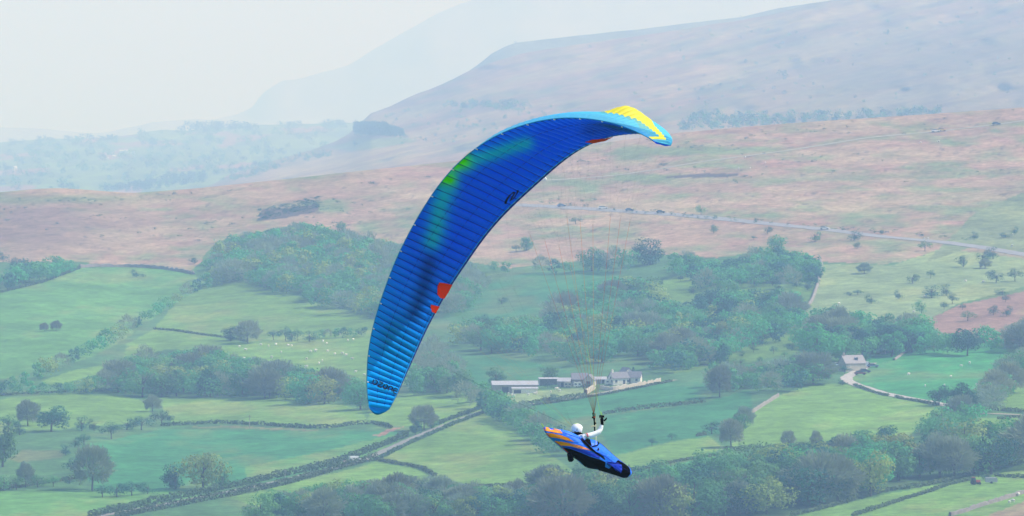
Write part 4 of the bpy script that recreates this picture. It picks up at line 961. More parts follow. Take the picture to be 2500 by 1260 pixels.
# gate posts etc in the lane hedge
# ------------------------------------------------------------------ sheep
M_WOOL = mat('wool', (.80, .74, .66), vary=.12)
def sheep_mesh():
    b = bmesh.new()
    bmesh.ops.create_icosphere(b, subdivisions=2, radius=1, matrix=Matrix.Translation((0, 0, .62)) @ Matrix.Diagonal((.62, .30, .32, 1)))
    bmesh.ops.create_icosphere(b, subdivisions=1, radius=1, matrix=Matrix.Translation((.70, 0, .66)) @ Matrix.Diagonal((.20, .12, .14, 1)))
    for x in (-.38, .38):
        for y in (-.16, .16): bmesh.ops.create_cone(b, cap_ends=True, segments=6, radius1=.05, radius2=.06, depth=.44, matrix=Matrix.Translation((x, y, .2)))
    for y in (-.13, .13): bmesh.ops.create_icosphere(b, subdivisions=1, radius=1, matrix=Matrix.Translation((.62, y, .74)) @ Matrix.Diagonal((.05, .08, .03, 1)))
    m = bpy.data.meshes.new('sheep'); b.to_mesh(m); b.free(); m.materials.append(M_WOOL)
    m.polygons.foreach_set('use_smooth', [True] * len(m.polygons)); return m
SHEEP = sheep_mesh()
def flock(pts, place, sc=1.35):
    for i, (x, y) in enumerate(sorted(pts)):
        q = base_pt(x, y); o = obj('sheep', SHEEP); o.location = (q[0], q[1], q[2] + .03); r = random.uniform(0, 6.28); o.rotation_euler = (0, 0, r); s = sc * random.uniform(.8, 1.12); o.scale = (s,) * 3
        tag(o, ordinal(i) + ' white sheep from the left ' + place, 'sheep', 'sheep ' + place)
z6 = lambda L: [(x / 2.739, 800 + y / 2.739) for x, y in L]
flock(z6([(1640, 155), (1745, 118), (1795, 130), (1845, 118), (1630, 210), (1880, 170), (1925, 125), (1950, 127), (2160, 97), (2185, 112), (2325, 92), (2362, 86), (2275, 55), (2078, 165), (2110, 160), (2190, 162), (2240, 183), (2290, 180), (2313, 190), (2355, 213), (2050, 217), (2155, 227), (2133, 245), (2050, 267), (2045, 280), (2230, 305), (2378, 300), (1600, 132), (2435, 320), (1815, 205)]), 'in the pale field beside the wing')
flock([(1180 + x / 5.435, 880 + y / 5.435) for x, y in [(300, 500), (378, 470), (405, 492), (335, 455), (595, 470), (672, 455), (703, 452), (895, 430), (1010, 415), (970, 395)]], 'on the bank below the long barn')
flock([(1900 + x / 3.315, 880 + y / 3.315) for x, y in [(1055, 120), (1190, 213), (1345, 208), (1398, 137), (1480, 52), (1548, 30), (1612, 206)]], 'in the vivid green field by the cottage')
flock([(1900 + x / 3.315, 880 + y / 3.315) for x, y in [(1970, 180), (1945, 205)]], 'in the pale field at the right edge')
flock([(1900 + x / 3.315, 880 + y / 3.315) for x, y in [(1870, 1160), (1900, 1150), (1945, 1098)]], 'near the bottom right stone wall')
flock([(2000 + x / 3.706, 560 + y / 3.706) for x, y in [(1325, 475), (1485, 482), (955, 618), (855, 752), (165, 705), (180, 680), (1460, 353)]], 'in the pale pasture with bushes')
flock([(2000 + x / 3.706, 560 + y / 3.706) for x, y in [(985, 93), (950, 93), (1750, 55), (1745, 155)]], 'beside the moor road')
flock([(1600 + x / 2.681, 230 + y / 2.681) for x, y in [(590, 420), (720, 452), (545, 490), (620, 488), (1855, 315), (1735, 322)]], 'on the brown moor under the track')
# ------------------------------------------------------------------ paraglider wing
# unit axes of the wing in (right, depth, up): s = towards its right tip, n = up the lines, c = flight direction
K0 = 109.9; D0W = FPX / K0
WS, WN, WC = np.array((.680, -.388, .622)), np.array((-.351, .573, .741)), np.array((.644, .722, -.254))
def wdepth(v, c_):
    """model depth (m, away from camera relative to the riser tops) at span v, chord position c_ in metres"""
    t = np.radians(75) * v; S = 4.71 * np.sin(t) / np.sin(np.radians(75)); N = 7 - 2.5 * (1 - np.cos(t)) / (1 - np.cos(np.radians(75)))
    return S * WS[1] + N * WN[1] + c_ * WC[1]
_TE = np.array([(-1.0, 900, 992), (-.96, 896, 970), (-.9, 895, 928), (-.8, 897, 866), (-.7, 909, 800), (-.6, 925, 746), (-.5, 944, 690), (-.4, 966, 633), (-.3, 992, 580), (-.2, 1022, 525), (-.1, 1060, 465), (0, 1103, 411), (.1, 1150, 369), (.2, 1203, 334),
                (.3, 1254, 312), (.4, 1308, 296), (.5, 1366, 287), (.6, 1422, 288), (.7, 1470, 294), (.8, 1517, 306), (.9, 1560, 324), (.96, 1584, 336), (1.0, 1600, 346)], float)
_LE = np.array([(-1.0, 951, 999), (-.96, 962, 981), (-.9, 974, 956), (-.8, 993, 912), (-.7, 1015, 864), (-.6, 1040, 808), (-.5, 1067, 757), (-.4, 1100, 700), (-.3, 1136, 648), (-.2, 1177, 588), (-.1, 1220, 536), (0, 1269, 488), (.1, 1318, 444), (.2, 1366, 401),
                (.3, 1412, 367), (.4, 1458, 345), (.5, 1500, 331), (.6, 1544, 326), (.7, 1588, 324), (.8, 1620, 327), (.9, 1641, 338), (.96, 1645, 347), (1.0, 1638, 356)], float)
def _curve(T_, v):
    vv = np.linspace(-1, 1, 201); out = []
    for j in (1, 2):
        y = np.interp(vv, T_[:, 0], T_[:, j]); k = np.exp(-.5 * (np.arange(-12, 13) / 4.) ** 2); k /= k.sum()
        yp = np.concatenate([2 * y[0] - y[12:0:-1], y, 2 * y[-1] - y[-2:-14:-1]]); out.append(np.interp(v, vv, np.convolve(yp, k, 'valid')))
    return out
def chord_m(v): return 2.45 * np.sqrt(np.clip(1 - (.93 * v) ** 2, .02, 1))
def te_le(v):
    le = 1.15 - .6 * v ** 2; te = le - chord_m(v)
    tx, ty = _curve(_TE, v); lx, ly = _curve(_LE, v)
    return P(tx, ty, D0W + wdepth(v, te)), P(lx, ly, D0W + wdepth(v, le))
def frame(v):
    v = np.asarray(v, float); A, Bq = te_le(v); A2, B2 = te_le(np.clip(v + .02, -1, 1)); A1, B1 = te_le(np.clip(v - .02, -1, 1))
    ch = Bq - A; sp = (A2 + B2) - (A1 + B1)
    nr = np.cross(sp, ch); nr /= np.linalg.norm(nr, axis=-1)[..., None]
    L = np.linalg.norm(ch, axis=-1)[..., None]
    return A, ch, nr, L
_A, _ch, _nr, _L = frame(np.array(0.0))
NSGN = 1.0 if float(_nr @ np.array([WN[0], WN[1], WN[2]])) > 0 else -1.0
def naca(x, t):
    x = np.clip(x, 0, 1); return 5 * t * (.2969 * np.sqrt(x) - .126 * x - .3516 * x ** 2 + .2843 * x ** 3 - .1036 * x ** 4)
def surf(v, c, side, bill=0.0):
    """point on the wing: span v, chord c (0 trailing, 1 leading), side -1 lower / +1 upper; bill = cell inflation in metres"""
    v, c = np.asarray(v, float), np.asarray(c, float); A, ch, nr, L = frame(v)
    y = naca(1 - c, .15)
    if side < 0: h = -.18 * y * L[..., 0] + .03 * L[..., 0] * np.sin(np.pi * c) - bill
    else:
        h = 1.55 * y * L[..., 0] * np.clip(1.25 - .9 * np.abs(v) ** 4, .5, 1.25) + bill
        h = h + .20 * np.exp(-((v - .685) / np.where(v < .685, .05, .10)) ** 2) * np.sin(np.pi * np.clip((c - .1) / .8, 0, 1)) ** 2
        h = h + .085 * np.clip((v + .15) / .35, 0, 1) * np.clip((1.02 - v) / .3, 0, 1) * np.clip(1 - c, 0, 1) ** .5 * np.clip(c / .03, 0, 1)
    return A + ch * c[..., None] + nr * (NSGN * h)[..., None]
M_LOW = mat('wing_cloth_under', attr='Cloth', rough=.5, spec=.10, transl=.38)
M_UP = mat('wing_cloth_top', (.20, .88, 1.0), rough=.5, spec=.15, transl=.45)
for _m in (M_LOW, M_UP): wrinkle(_m, 9.0, .03, .5)
def see_through(m, f, tint):
    t = m.node_tree; out = t.nodes['Material Output']; src = out.inputs['Surface'].links[0].from_socket
    tr = t.nodes.new('ShaderNodeBsdfTransparent'); tr.inputs['Color'].default_value = (*tint, 1); mx = t.nodes.new('ShaderNodeMixShader'); mx.inputs[0].default_value = f
    t.links.new(src, mx.inputs[1]); t.links.new(tr.outputs[0], mx.inputs[2]); t.links.new(mx.outputs[0], out.inputs['Surface'])
see_through(M_UP, .45, (.7, .97, 1.0))     # thin ripstop lets part of the sun straight through
M_YEL = mat('wing_cloth_yellow', (.92, .80, .06), rough=.55, spec=.25, transl=.30)
M_NAVY = mat('wing_cloth_navy', (.002, .022, .34), rough=.55, spec=.25, transl=.2)
M_ORED = mat('wing_cloth_red', (1.0, .035, .004), rough=.6, spec=.1, transl=.0)
M_PIPE = mat('wing_piping', (.05, .42, .85), rough=.5)
M_BLACK = mat('black_print', (.004, .004, .006), rough=.7)
M_WTAB = mat('line_tab', (.8, .8, .8))
def blob(px, py, pts, r):
    d = np.full(px.shape, 1e9)
    for (ax, ay), (bx, by) in zip(pts[:-1], pts[1:]):
        t = np.clip(((px - ax) * (bx - ax) + (py - ay) * (by - ay)) / ((bx - ax) ** 2 + (by - ay) ** 2), 0, 1)
        d = np.minimum(d, np.hypot(px - ax - t * (bx - ax), py - ay - t * (by - ay)))
    return np.exp(-(d / r) ** 2)
def under_color(v, c, p):
    """colour of the lower cloth: deep blue, sunlit left tip painted in paler, green sprays, navy smudges"""
    px, py = pix(p); col = np.empty(v.shape + (3,)); col[:] = (.0, .125, 1.0)
    t = np.clip((-v - .28) / .55, 0, 1)[..., None]; tip = np.array((.0, .40, 1.0)); col = col * (1 - t) + tip * t  # sunlit brightness of the left tip put into the cloth colour
    g = blob(px, py, [(1112, 402), (1135, 395)], 20)[..., None] * 1.1; g2 = blob(px, py, [(1082, 436), (1098, 440)], 18)[..., None] * 1.1
    a = blob(px, py, [(1150, 393), (1210, 374), (1262, 356), (1285, 350)], 17)[..., None] * .58; b_ = blob(px, py, [(1092, 460), (1075, 505), (1065, 560), (1055, 590)], 22)[..., None] * .62
    gr = np.clip(g + g2, 0, 1); col = col * (1 - gr) + np.array((.10, .80, .01)) * gr
    tl = np.clip(a + b_, 0, 1) * (1 - gr); col = col * (1 - tl) + np.array((.02, .74, .50)) * tl
    nv = np.clip(blob(px, py, [(1048, 640), (1035, 700), (1010, 770)], 20)[..., None] * .6 + blob(px, py, [(1440, 318), (1500, 322)], 22)[..., None] * .5, 0, .9)
    col = col * (1 - nv) + np.array((.003, .015, .10)) * nv
    dk = np.clip((v - .2) / .5, 0, 1)[..., None] * .25; col = col * (1 - dk) + np.array((.0, .09, .9)) * dk
    return col
wing = empty('paraglider_wing', tuple(P(1449, 1010, D0W)))
tag(wing, 'banked blue paraglider wing with green sprays, red patches and yellow top stripe', 'paraglider')
WO = np.array(wing.location)
def wpart(name, p, material, cols=None, parent=None, smooth=True):
    r, c = p.shape[:2]; idx = np.arange(r * c).reshape(r, c)
    f = np.stack([idx[:-1, :-1], idx[:-1, 1:], idx[1:, 1:], idx[1:, :-1]], -1).reshape(-1, 4)
    m = mesh(name, p.reshape(-1, 3) - WO, f, material, smooth=smooth)
    if cols is not None:
        a = m.color_attributes.new('Cloth', 'FLOAT_COLOR', 'POINT'); q = np.ones((r * c, 4), np.float32); q[:, :3] = cols.reshape(-1, 3); a.data.foreach_set('color', q.ravel())
    return obj(name, m, parent or wing)
NC = 72; edges = np.sin(np.linspace(-1, 1, NC + 1) * 1.15) / math.sin(1.15) * .35 + np.linspace(-1, 1, NC + 1) * .65
US = np.linspace(0, 1, 6)
for i in range(NC):
    v0, v1 = edges[i], edges[i + 1]; v = v0 + (v1 - v0) * US
    cg = np.concatenate([np.linspace(0, .1, 3), np.linspace(.16, .86, 12), np.linspace(.89, .955, 3)])
    V, C = np.meshgrid(v, cg, indexing='ij'); U = (V - v0) / (v1 - v0)
    bw = .076 * (1 - (2 * U - 1) ** 2) ** .6 * np.clip(np.sin(np.pi * np.clip(C, 0, 1)) * 1.5, .12, 1)
    p = surf(V, C, -1, bw)
    # crinkles near the trailing seam
    lo = wpart('lower_panel', p, M_LOW, under_color(V, C, p))
    cn = np.linspace(.955, 1.0, 4); V2, C2 = np.meshgrid(v, cn, indexing='ij'); U2 = (V2 - v0) / (v1 - v0)
    wpart('nose_panel', surf(V2, C2, -1, .03 * (1 - (2 * U2 - 1) ** 2) * np.clip((1 - C2) * 22, 0, 1)), M_NAVY)
    # top cloth: cyan, with the yellow stripe cut cell by cell on both wings
    av = abs(.5 * (v0 + v1)); cuts = [(0.0, 1.0, 'upper_panel', M_UP)]
    if .60 < av < .97:
        c0 = np.interp(av, [.60, .66, .74, .80, .90, .945, .955, .97], [.35, .20, .24, .34, .36, .40, .05, 0.0]); c1 = np.interp(av, [.60, .64, .74, .78, .84, .90, .97], [.5, .95, .98, .70, .58, .56, .62])
        cuts = [(0.0, c0, 'upper_panel', M_UP), (c0, c1, 'yellow_panel', M_YEL), (c1, 1.0, 'upper_panel', M_UP)]
    if abs(v0) < .1 and abs(v1) < .12 and i in (NC // 2 - 3, NC // 2 - 2, NC // 2 + 1, NC // 2 + 2): cuts = [(0, .05, 'yellow_panel', M_YEL), (.05, 1.0, 'upper_panel', M_UP)]
    for (a, b, nm, mm) in cuts:
        if b - a < .02: continue
        cu = a + (b - a) * np.linspace(0, 1, max(3, int(18 * (b - a)) + 2)); cu = np.where(cu > .9, .9 + .1 * (1 - (1 - (cu - .9) / .1) ** 2), cu)
        V3, C3 = np.meshgrid(v, cu, indexing='ij'); U3 = (V3 - v0) / (v1 - v0)
        wpart(nm, surf(V3, C3, 1, .030 * (1 - (2 * U3 - 1) ** 2) * np.clip(np.sin(np.pi * C3) * 1.6, 0, 1)), mm)
# closed ends of the wing tips: rounded caps
for vv in (-1.0, 1.0):
    cc = np.linspace(0, 1, 16); a, b = surf(np.full(16, vv), cc, -1), surf(np.full(16, vv), cc, 1); inn = surf(np.full(16, vv * .92), cc, -1)
    o_ = (a - inn); o_ /= np.linalg.norm(o_, axis=1)[:, None]; bul = (.17 if vv < 0 else .05) * np.sin(np.pi * cc)[:, None] ** .6
    rows = [a, a * .75 + b * .25 + o_ * bul * .6, .5 * (a + b) + o_ * bul, a * .25 + b * .75 + o_ * bul * .7, b]; pts_ = np.stack(rows)
    tc = np.empty(pts_.shape); tc[:] = (.0, .36, 1.0)  # left cap takes a similar sun-brightened blue
    wpart('tip_panel', pts_, M_UP if vv > 0 else M_LOW, tc)
def tube_on(pts, r, name, m, parent=wing, k=5):
    b = MB(); b.tube([tuple(p) for p in (np.asarray(pts) - WO)], r, k); return b.build(name, m, parent, smooth=True)
vs_ = np.linspace(-.985, .985, 90)
tube_on(surf(vs_, np.full(90, .955), -1, .012), .010, 'leading_piping', M_PIPE); tube_on(surf(vs_, np.full(90, .004), -1, .0), .012, 'trailing_hem', mat('hem', (.03, .30, .62)))
for cc in (.30, .62): tube_on(surf(vs_, np.full(90, cc), -1, .068), .004, 'cloth_seam', M_NAVY)
for cc in (.86, .91): tube_on(surf(vs_, np.full(90, cc), -1, .040), .003, 'cloth_seam', M_NAVY)
for vv in edges[4:-4:4]:
    q = surf(np.array([vv, vv]), np.array([-.004, .022]), -1, .02); tube_on(q, .014, 'brake_tab', M_WTAB)

for vv in edges[1:-1]:
    cc = np.linspace(.01, .95, 10); tube_on(surf(np.full(10, vv), cc, -1, .004), .009, 'rib_seam', M_NAVY, k=4)  # rib seams, thick and navy to stand in for shade between cells
# things printed on the under side, laid on the cloth where the photo shows them
WV = np.linspace(-1, 1, 161); WCc = np.linspace(.0, 1.0, 41); GV, GCc = np.meshgrid(WV, WCc, indexing='ij'); GP = surf(GV, GCc, -1, .05); GX, GY = pix(GP)
def patch(name, poly, material, step=3.0, off=.06, parent=wing):
    """cloth patch: pixel outline -> (v, c) by nearest grid + local refinement -> mesh lying just under the lower cloth"""
    poly = np.array(poly, float); vc = []
    ring = resample(np.vstack([poly, poly[:1]]), step)[:-1] if len(poly) > 8 else np.concatenate([np.stack([np.linspace(poly[i][j], poly[(i + 1) % len(poly)][j], max(2, int(np.hypot(*(poly[(i + 1) % len(poly)] - poly[i])) / step)), endpoint=False) for j in (0, 1)], 1) for i in range(len(poly))])
    for (x, y) in ring:
        k = np.argmin((GX - x) ** 2 + (GY - y) ** 2); i, j = np.unravel_index(k, GX.shape); i, j = min(max(i, 1), 159), min(max(j, 1), 39)
        J = np.array([[(GX[i + 1, j] - GX[i - 1, j]) / 2, (GX[i, j + 1] - GX[i, j - 1]) / 2], [(GY[i + 1, j] - GY[i - 1, j]) / 2, (GY[i, j + 1] - GY[i, j - 1]) / 2]])
        d = np.linalg.lstsq(J, np.array([x - GX[i, j], y - GY[i, j]]), rcond=None)[0]
        vc.append((WV[i] + np.clip(d[0], -1.5, 1.5) * .0125, WCc[j] + np.clip(d[1], -1.5, 1.5) * .025))
    vc = np.array(vc)
    bm = bmesh.new(); bv = [bm.verts.new((a * 4.7, b * 2.2, 0)) for a, b in vc]
    bm.faces.new(bv); bmesh.ops.triangulate(bm, faces=bm.faces[:])
    bmesh.ops.subdivide_edges(bm, edges=[e for e in bm.edges if e.calc_length() > .09], cuts=1, use_grid_fill=False); bmesh.ops.triangulate(bm, faces=bm.faces[:])
    bmesh.ops.subdivide_edges(bm, edges=[e for e in bm.edges if e.calc_length() > .09], cuts=1, use_grid_fill=False); bmesh.ops.triangulate(bm, faces=bm.faces[:])
    co = np.array([v.co[:] for v in bm.verts]); V_, C_ = co[:, 0] / 4.7, np.clip(co[:, 1] / 2.2, 0, 1)
    q = surf(V_, C_, -1, np.maximum(cell_bill(V_, C_), .050) + .012)
    for v, p in zip(bm.verts, q): v.co = p - WO
    m = bpy.data.meshes.new(name); bm.to_mesh(m); bm.free(); m.materials.append(material)
    return obj(name, m, parent)
def cell_bill(V, C):
    i = np.clip(np.searchsorted(edges, V) - 1, 0, NC - 1); U = (V - edges[i]) / (edges[i + 1] - edges[i]); U = np.clip(U, 0, 1)
    return .076 * (1 - (2 * U - 1) ** 2) ** .6 * np.clip(np.sin(np.pi * np.clip(C, 0, 1)) * 1.5, .12, 1)
patch('red_patch', [(1070, 688), (1086, 691), (1104, 695), (1094, 714), (1084, 729), (1074, 727), (1067, 718), (1066, 706)], M_ORED)
patch('red_patch', [(1051, 743), (1062, 746), (1073, 748), (1063, 765), (1054, 761), (1051, 752)], M_ORED)
patch('red_patch', [(1428, 346), (1445, 340), (1480, 337), (1498, 333), (1478, 343), (1450, 349)], M_ORED)
def stroke(pts, wd):
    pts = np.array(pts, float); t = np.gradient(pts, axis=0); t /= np.linalg.norm(t, axis=1)[:, None]; n = np.stack([-t[:, 1], t[:, 0]], 1)
    w_ = np.array(wd if hasattr(wd, '__len__') else [wd] * len(pts))[:, None] / 2
    return np.vstack([pts + n * w_, (pts - n * w_)[::-1]])
# lettering OZONE on the left tip: strokes in a frame that follows the photo (origin, letter-run axis, letter-up axis)
LO, LX, LY = np.array((907.5, 937.0)), np.array((63.0, 26.5)) / 5, np.array((3.2, -11.5))
def letter(k, strokes, w_=2.3):
    for s in strokes:
        q = [LO + LX * (k + a * .76) + LY * b for a, b in s]
        patch('lettering', stroke(resample(np.array(q), 2.2) if len(q) > 2 else q, w_), M_BLACK, 2.0)
letter(0, [[(.22, 1), (.05, .85), (.05, .15), (.22, 0), (.8, 0), (.97, .15), (.97, .85), (.80, 1), (.25, 1)]])
letter(1, [[(0, 1), (1, 1)], [(.98, 1), (.02, 0)], [(0, 0), (1, 0)]])
letter(2, [[(.22, 1), (.05, .85), (.05, .15), (.22, 0), (.8, 0), (.97, .15), (.97, .85), (.80, 1), (.25, 1)]])
letter(3, [[(.04, 0), (.04, 1)], [(.04, 1), (.75, 1), (.96, .85), (.96, 0)]])
letter(4, [[(.04, 1), (.04, 0)], [(.04, 1), (1, 1)], [(.04, .5), (.9, .5)], [(.04, 0), (1, 0)]])
# emblem by the middle of the leading edge: two leaning strokes and a heavy hook
patch('emblem', stroke([(1233, 497), (1236, 487), (1245, 475), (1252, 468), (1256, 470)], [6, 5.5, 3, 2.4, 4]), M_BLACK, 2.0)
patch('emblem', stroke([(1256, 468), (1253, 476), (1247, 486), (1244, 491)], [5, 3.5, 3, 2]), M_BLACK, 2.0)
patch('emblem', stroke([(1244, 490), (1254, 483), (1261, 473), (1265, 464), (1260, 465)], [1.8, 2.4, 2.6, 5, 4]), M_BLACK, 2.0)

# ------------------------------------------------------------------ lines and risers
HANG_R, HANG_L = P(1450, 1012, D0W), P(1402, 1046, D0W + .22)
LCOL = [mat('line_red', (.45, .10, .05)), mat('line_dark', (.05, .09, .11)), mat('line_orange', (.55, .22, .08)), mat('line_lime', (.45, .75, .05), rough=.4)]
def lerp(a, b, t): return a + (b - a) * t
LR = .0023
for side, H in ((1, HANG_R), (-1, HANG_L)):
    for r, cfr in enumerate((.93, .62, .30)):
        for g, (va, vb) in enumerate(((.05, .24), (.30, .50), (.57, .86))):
            vs4 = [side * x for x in np.linspace(va, vb, 4)]; at = [surf(np.array([x]), np.array([cfr]), -1, .0)[0] for x in vs4]
            mid = lerp(H, np.mean(at, 0), .68)
            sl = 1.0 if side > 0 else .34
            m = LCOL[(0, 2, 0)[g]] if side > 0 else LCOL[1 if g != 1 else 2]
            o = tube_on([H, lerp(H, mid, .5) - np.array([0, 0, .01]), mid], LR * 1.15 * sl, 'main_line', m, k=4)
            for a in at: tube_on([mid, a], LR * .26, 'gallery_line', LCOL[1], o, k=3)
    at = [surf(np.array([side * x]), np.array([.0]), -1, 0)[0] for x in (.12, .28, .44, .60, .76)]
    LB = LR if side > 0 else LR * .4
    hand = P(1467, 1016, D0W + .10) if side > 0 else H + np.array([-.05, 0, .05])
    mid = lerp(hand, np.mean(at, 0), .55) + np.array([0, 0, -.15])
    o = tube_on([hand, lerp(hand, mid, .12)], LB * 1.6, 'brake_line', LCOL[3], k=4); tube_on([lerp(hand, mid, .12), lerp(hand, mid, .45)], LB * 1.5, 'brake_line', LCOL[3], o, k=4); tube_on([lerp(hand, mid, .45), mid], LB, 'brake_line', LCOL[2], o, k=4)
    for a in at: tube_on([mid, a], LR * .26, 'gallery_line', LCOL[1], o, k=3)
# ------------------------------------------------------------------ pilot's pod harness
PODD = D0W - .50
AX = np.array((.727, .538, -.427))
def zz(x, y): return (1300 + x / 6.0, 980 + y / 6.0)
SECT = [((166, 374), (180, 420), .03), ((215, 382), (204, 482), .05), ((300, 392), (244, 540), .08), ((430, 408), (316, 604), .13), ((560, 440), (402, 682), .18), ((650, 478), (496, 766), .23), ((735, 540), (606, 832), .26), ((805, 548), (692, 882), .27), ((885, 552), (762, 952), .27),
        ((955, 592), (850, 990), .25), ((1045, 678), (955, 1008), .23), ((1135, 758), (1055, 1038), .20), ((1225, 828), (1155, 1068), .17), ((1305, 888), (1248, 1096), .15), ((1378, 944), (1330, 1126), .13), ((1422, 992), (1392, 1120), .10), ((1438, 1040), (1424, 1086), .05)]
c8 = np.array(zz((885 + 762) / 2, (552 + 952) / 2))
def pod_section(top, bot, half):
    a, b = np.array(zz(*top)), np.array(zz(*bot)); m = (a + b) / 2
    t = ((m - c8) / K0) @ np.array([AX[0], -AX[2]]) / (AX[0] ** 2 + AX[2] ** 2)
    cen = P(m[0], m[1], PODD + t * AX[1])
    h = (a - b) / 2 / K0; e1 = np.array((h[0], 0, -h[1])); e1[1] = -(e1 @ AX) / AX[1] if abs(AX[1]) > .1 else 0
    e1[1] = np.clip(e1[1], -.35, .35); e2 = np.cross(AX, e1); e2 /= np.linalg.norm(e2)
    return cen, e1 * .93, e2 * half, e2
PODC = P(c8[0], c8[1], PODD)
NPH = 28; ph = np.linspace(0, 2 * np.pi, NPH, endpoint=False)
PS = [pod_section(*s) for s in SECT]
# smooth in-between sections
PSs = []
for i in range(len(PS) - 1):
    for t in (0, .34, .67): PSs.append(tuple(lerp(np.asarray(PS[i][j]), np.asarray(PS[i + 1][j]), t) for j in range(3)))
PSs.append(PS[-1][:3])
for _ in range(2):
    q = PSs[:]
    for i in range(1, len(PSs) - 1): PSs[i] = tuple(.25 * q[i - 1][j] + .5 * q[i][j] + .25 * q[i + 1][j] for j in range(3))
def ring(sec, k=1.0):
    cen, e1, e2 = sec; ca, sa = np.cos(ph), np.sin(ph)
    ca = np.sign(ca) * np.abs(ca) ** .9
    return cen + (ca[:, None] * e1 + sa[:, None] * e2) * k
POD = np.array([ring(s) for s in PSs]); NS = len(POD)
M_PBLUE = mat('pod_blue', (.004, .17, .92), rough=.5, spec=.3); M_PNAVY = mat('pod_deep_blue', (.0, .035, .62), rough=.5, spec=.3); M_PBLK = mat('pod_black', (.003, .003, .004), rough=.9, spec=.02)
M_ORANGE = mat('pod_orange', (1.0, .30, .004), rough=.5); M_PRED = mat('pod_red', (.85, .07, .02), rough=.5); M_TEAL = mat('vest_teal', (.18, .45, .45))
for _m in (M_PBLUE, M_PNAVY, M_ORANGE): wrinkle(_m, 7.0, .05, .8, (1, 1, 2.2))
pod = empty('pod_harness', tuple(PODC)); tag(pod, 'blue and black pod harness with orange stripes holding the pilot', 'harness')
def shell(name, i0, i1, j0, j1, material, k=1.0, parent=None, wrap=False):
    """part of the pod skin: sections i0..i1, angle steps j0..j1 (0 = top, growing towards e2)"""
    js = [j % NPH for j in range(j0, j1 + 1)]; v = []
    for i in range(i0, i1 + 1):
        cen = np.asarray(PSs[i][0]); r = POD[i][js]; v.append(cen + (r - cen) * k)
    v = np.array(v); r, c = v.shape[:2]; idx = np.arange(r * c).reshape(r, c); f = np.stack([idx[:-1, :-1], idx[:-1, 1:], idx[1:, 1:], idx[1:, :-1]], -1).reshape(-1, 4)
    m = mesh(name, v.reshape(-1, 3) - PODC, f, material, smooth=True); return obj(name, m, parent or pod)
idx = np.arange(NS * NPH).reshape(NS, NPH); PF = [(int(idx[i, j]), int(idx[i, (j + 1) % NPH]), int(idx[i + 1, (j + 1) % NPH]), int(idx[i + 1, j])) for i in range(NS - 1) for j in range(NPH)]
PF += [tuple(map(int, idx[0][::-1])), tuple(map(int, idx[-1]))]
pm = mesh('hull', POD.reshape(-1, 3) - PODC, PF, M_PBLUE, smooth=True); hull = obj('hull', pm, pod)
PBV = BVHTree.FromPolygons([tuple(map(float, p)) for p in POD.reshape(-1, 3)], PF)
CAMV = Vector((0, 0, CAMZ))
def cast(x, y, bv=PBV):
    d = Vector(P(x, y, D0W)) - CAMV; d.normalize(); h = bv.ray_cast(CAMV, d)
    if h[0] is None:
        h2 = bv.find_nearest(Vector(P(x, y, PODD))); return np.array(h2[0]), np.array(h2[1])
    n = h[1]; n = -n if n.dot(d) > 0 else n
    return np.array(h[0]), np.array(n)
def decal(name, zpoly, material, off=.006, step=4.0, parent=None, bv=PBV, org=PODC, raw=False):
    """sewn panel: pixel outline (pod zoom units) laid on the hull"""
    poly = [np.array(p if raw else zz(*p), float) for p in zpoly]
    ring_ = np.concatenate([np.stack([np.linspace(poly[i][j], poly[(i + 1) % len(poly)][j], max(1, int(np.hypot(*(poly[(i + 1) % len(poly)] - poly[i])) / step)), endpoint=False) for j in (0, 1)], 1) for i in range(len(poly))])
    bm = bmesh.new(); vv = [bm.verts.new((x, y, 0)) for x, y in ring_]; bm.faces.new(vv); bmesh.ops.triangulate(bm, faces=bm.faces[:])
    for _ in range(3):
        es = [e for e in bm.edges if e.calc_length() > step * 1.7]
        if es: bmesh.ops.subdivide_edges(bm, edges=es, cuts=1); bmesh.ops.triangulate(bm, faces=bm.faces[:])
    for v in bm.verts:
        p, n = cast(v.co.x, v.co.y, bv); q = p + n * off; v.co = Vector(q - org)
    m = bpy.data.meshes.new(name); bm.to_mesh(m); bm.free(); m.materials.append(material); m.polygons.foreach_set('use_smooth', [True] * len(m.polygons))
    return obj(name, m, parent or pod)
decal('orange_stripe', [(166, 376), (300, 396), (405, 422), (442, 474), (340, 460), (250, 442), (172, 426)], M_ORANGE)
decal('orange_stripe', [(186, 458), (300, 470), (420, 496), (520, 532), (608, 594), (480, 566), (370, 538), (245, 520)], M_ORANGE)
decal('orange_stripe', [(320, 576), (430, 590), (560, 615), (700, 650), (800, 690), (862, 724), (720, 700), (560, 655), (410, 642)], M_ORANGE)
decal('red_edge', [(206, 470), (262, 508), (276, 530), (222, 492)], M_PRED, .009); decal('red_edge', [(330, 580), (420, 640), (440, 664), (352, 602)], M_PRED, .009); decal('red_edge', [(440, 668), (520, 738), (528, 752), (452, 690)], M_PRED, .009)
decal('lower_skin', [(410, 648), (560, 672), (700, 700), (860, 745), (980, 790), (975, 838), (850, 800), (700, 742), (560, 690)], M_PNAVY)
decal('black_belly', [(430, 668), (560, 695), (700, 748), (850, 812), (975, 850), (1068, 890), (1060, 960), (1120, 985), (1240, 1040), (1300, 1062), (1318, 1000), (1318, 930), (1295, 900), (1250, 860), (1330, 905), (1395, 950), (1428, 1000), (1432, 1060), (1372, 1132), (1250, 1090), (1100, 1042), (1000, 1014), (850, 992), (770, 955), (700, 880), (610, 826), (530, 765)], M_PBLK, .007, 3.2)
decal('blue_fold', [(1075, 880), (1170, 888), (1260, 905), (1300, 930), (1310, 1000), (1290, 1052), (1210, 1000), (1130, 925)], M_PNAVY, .011)
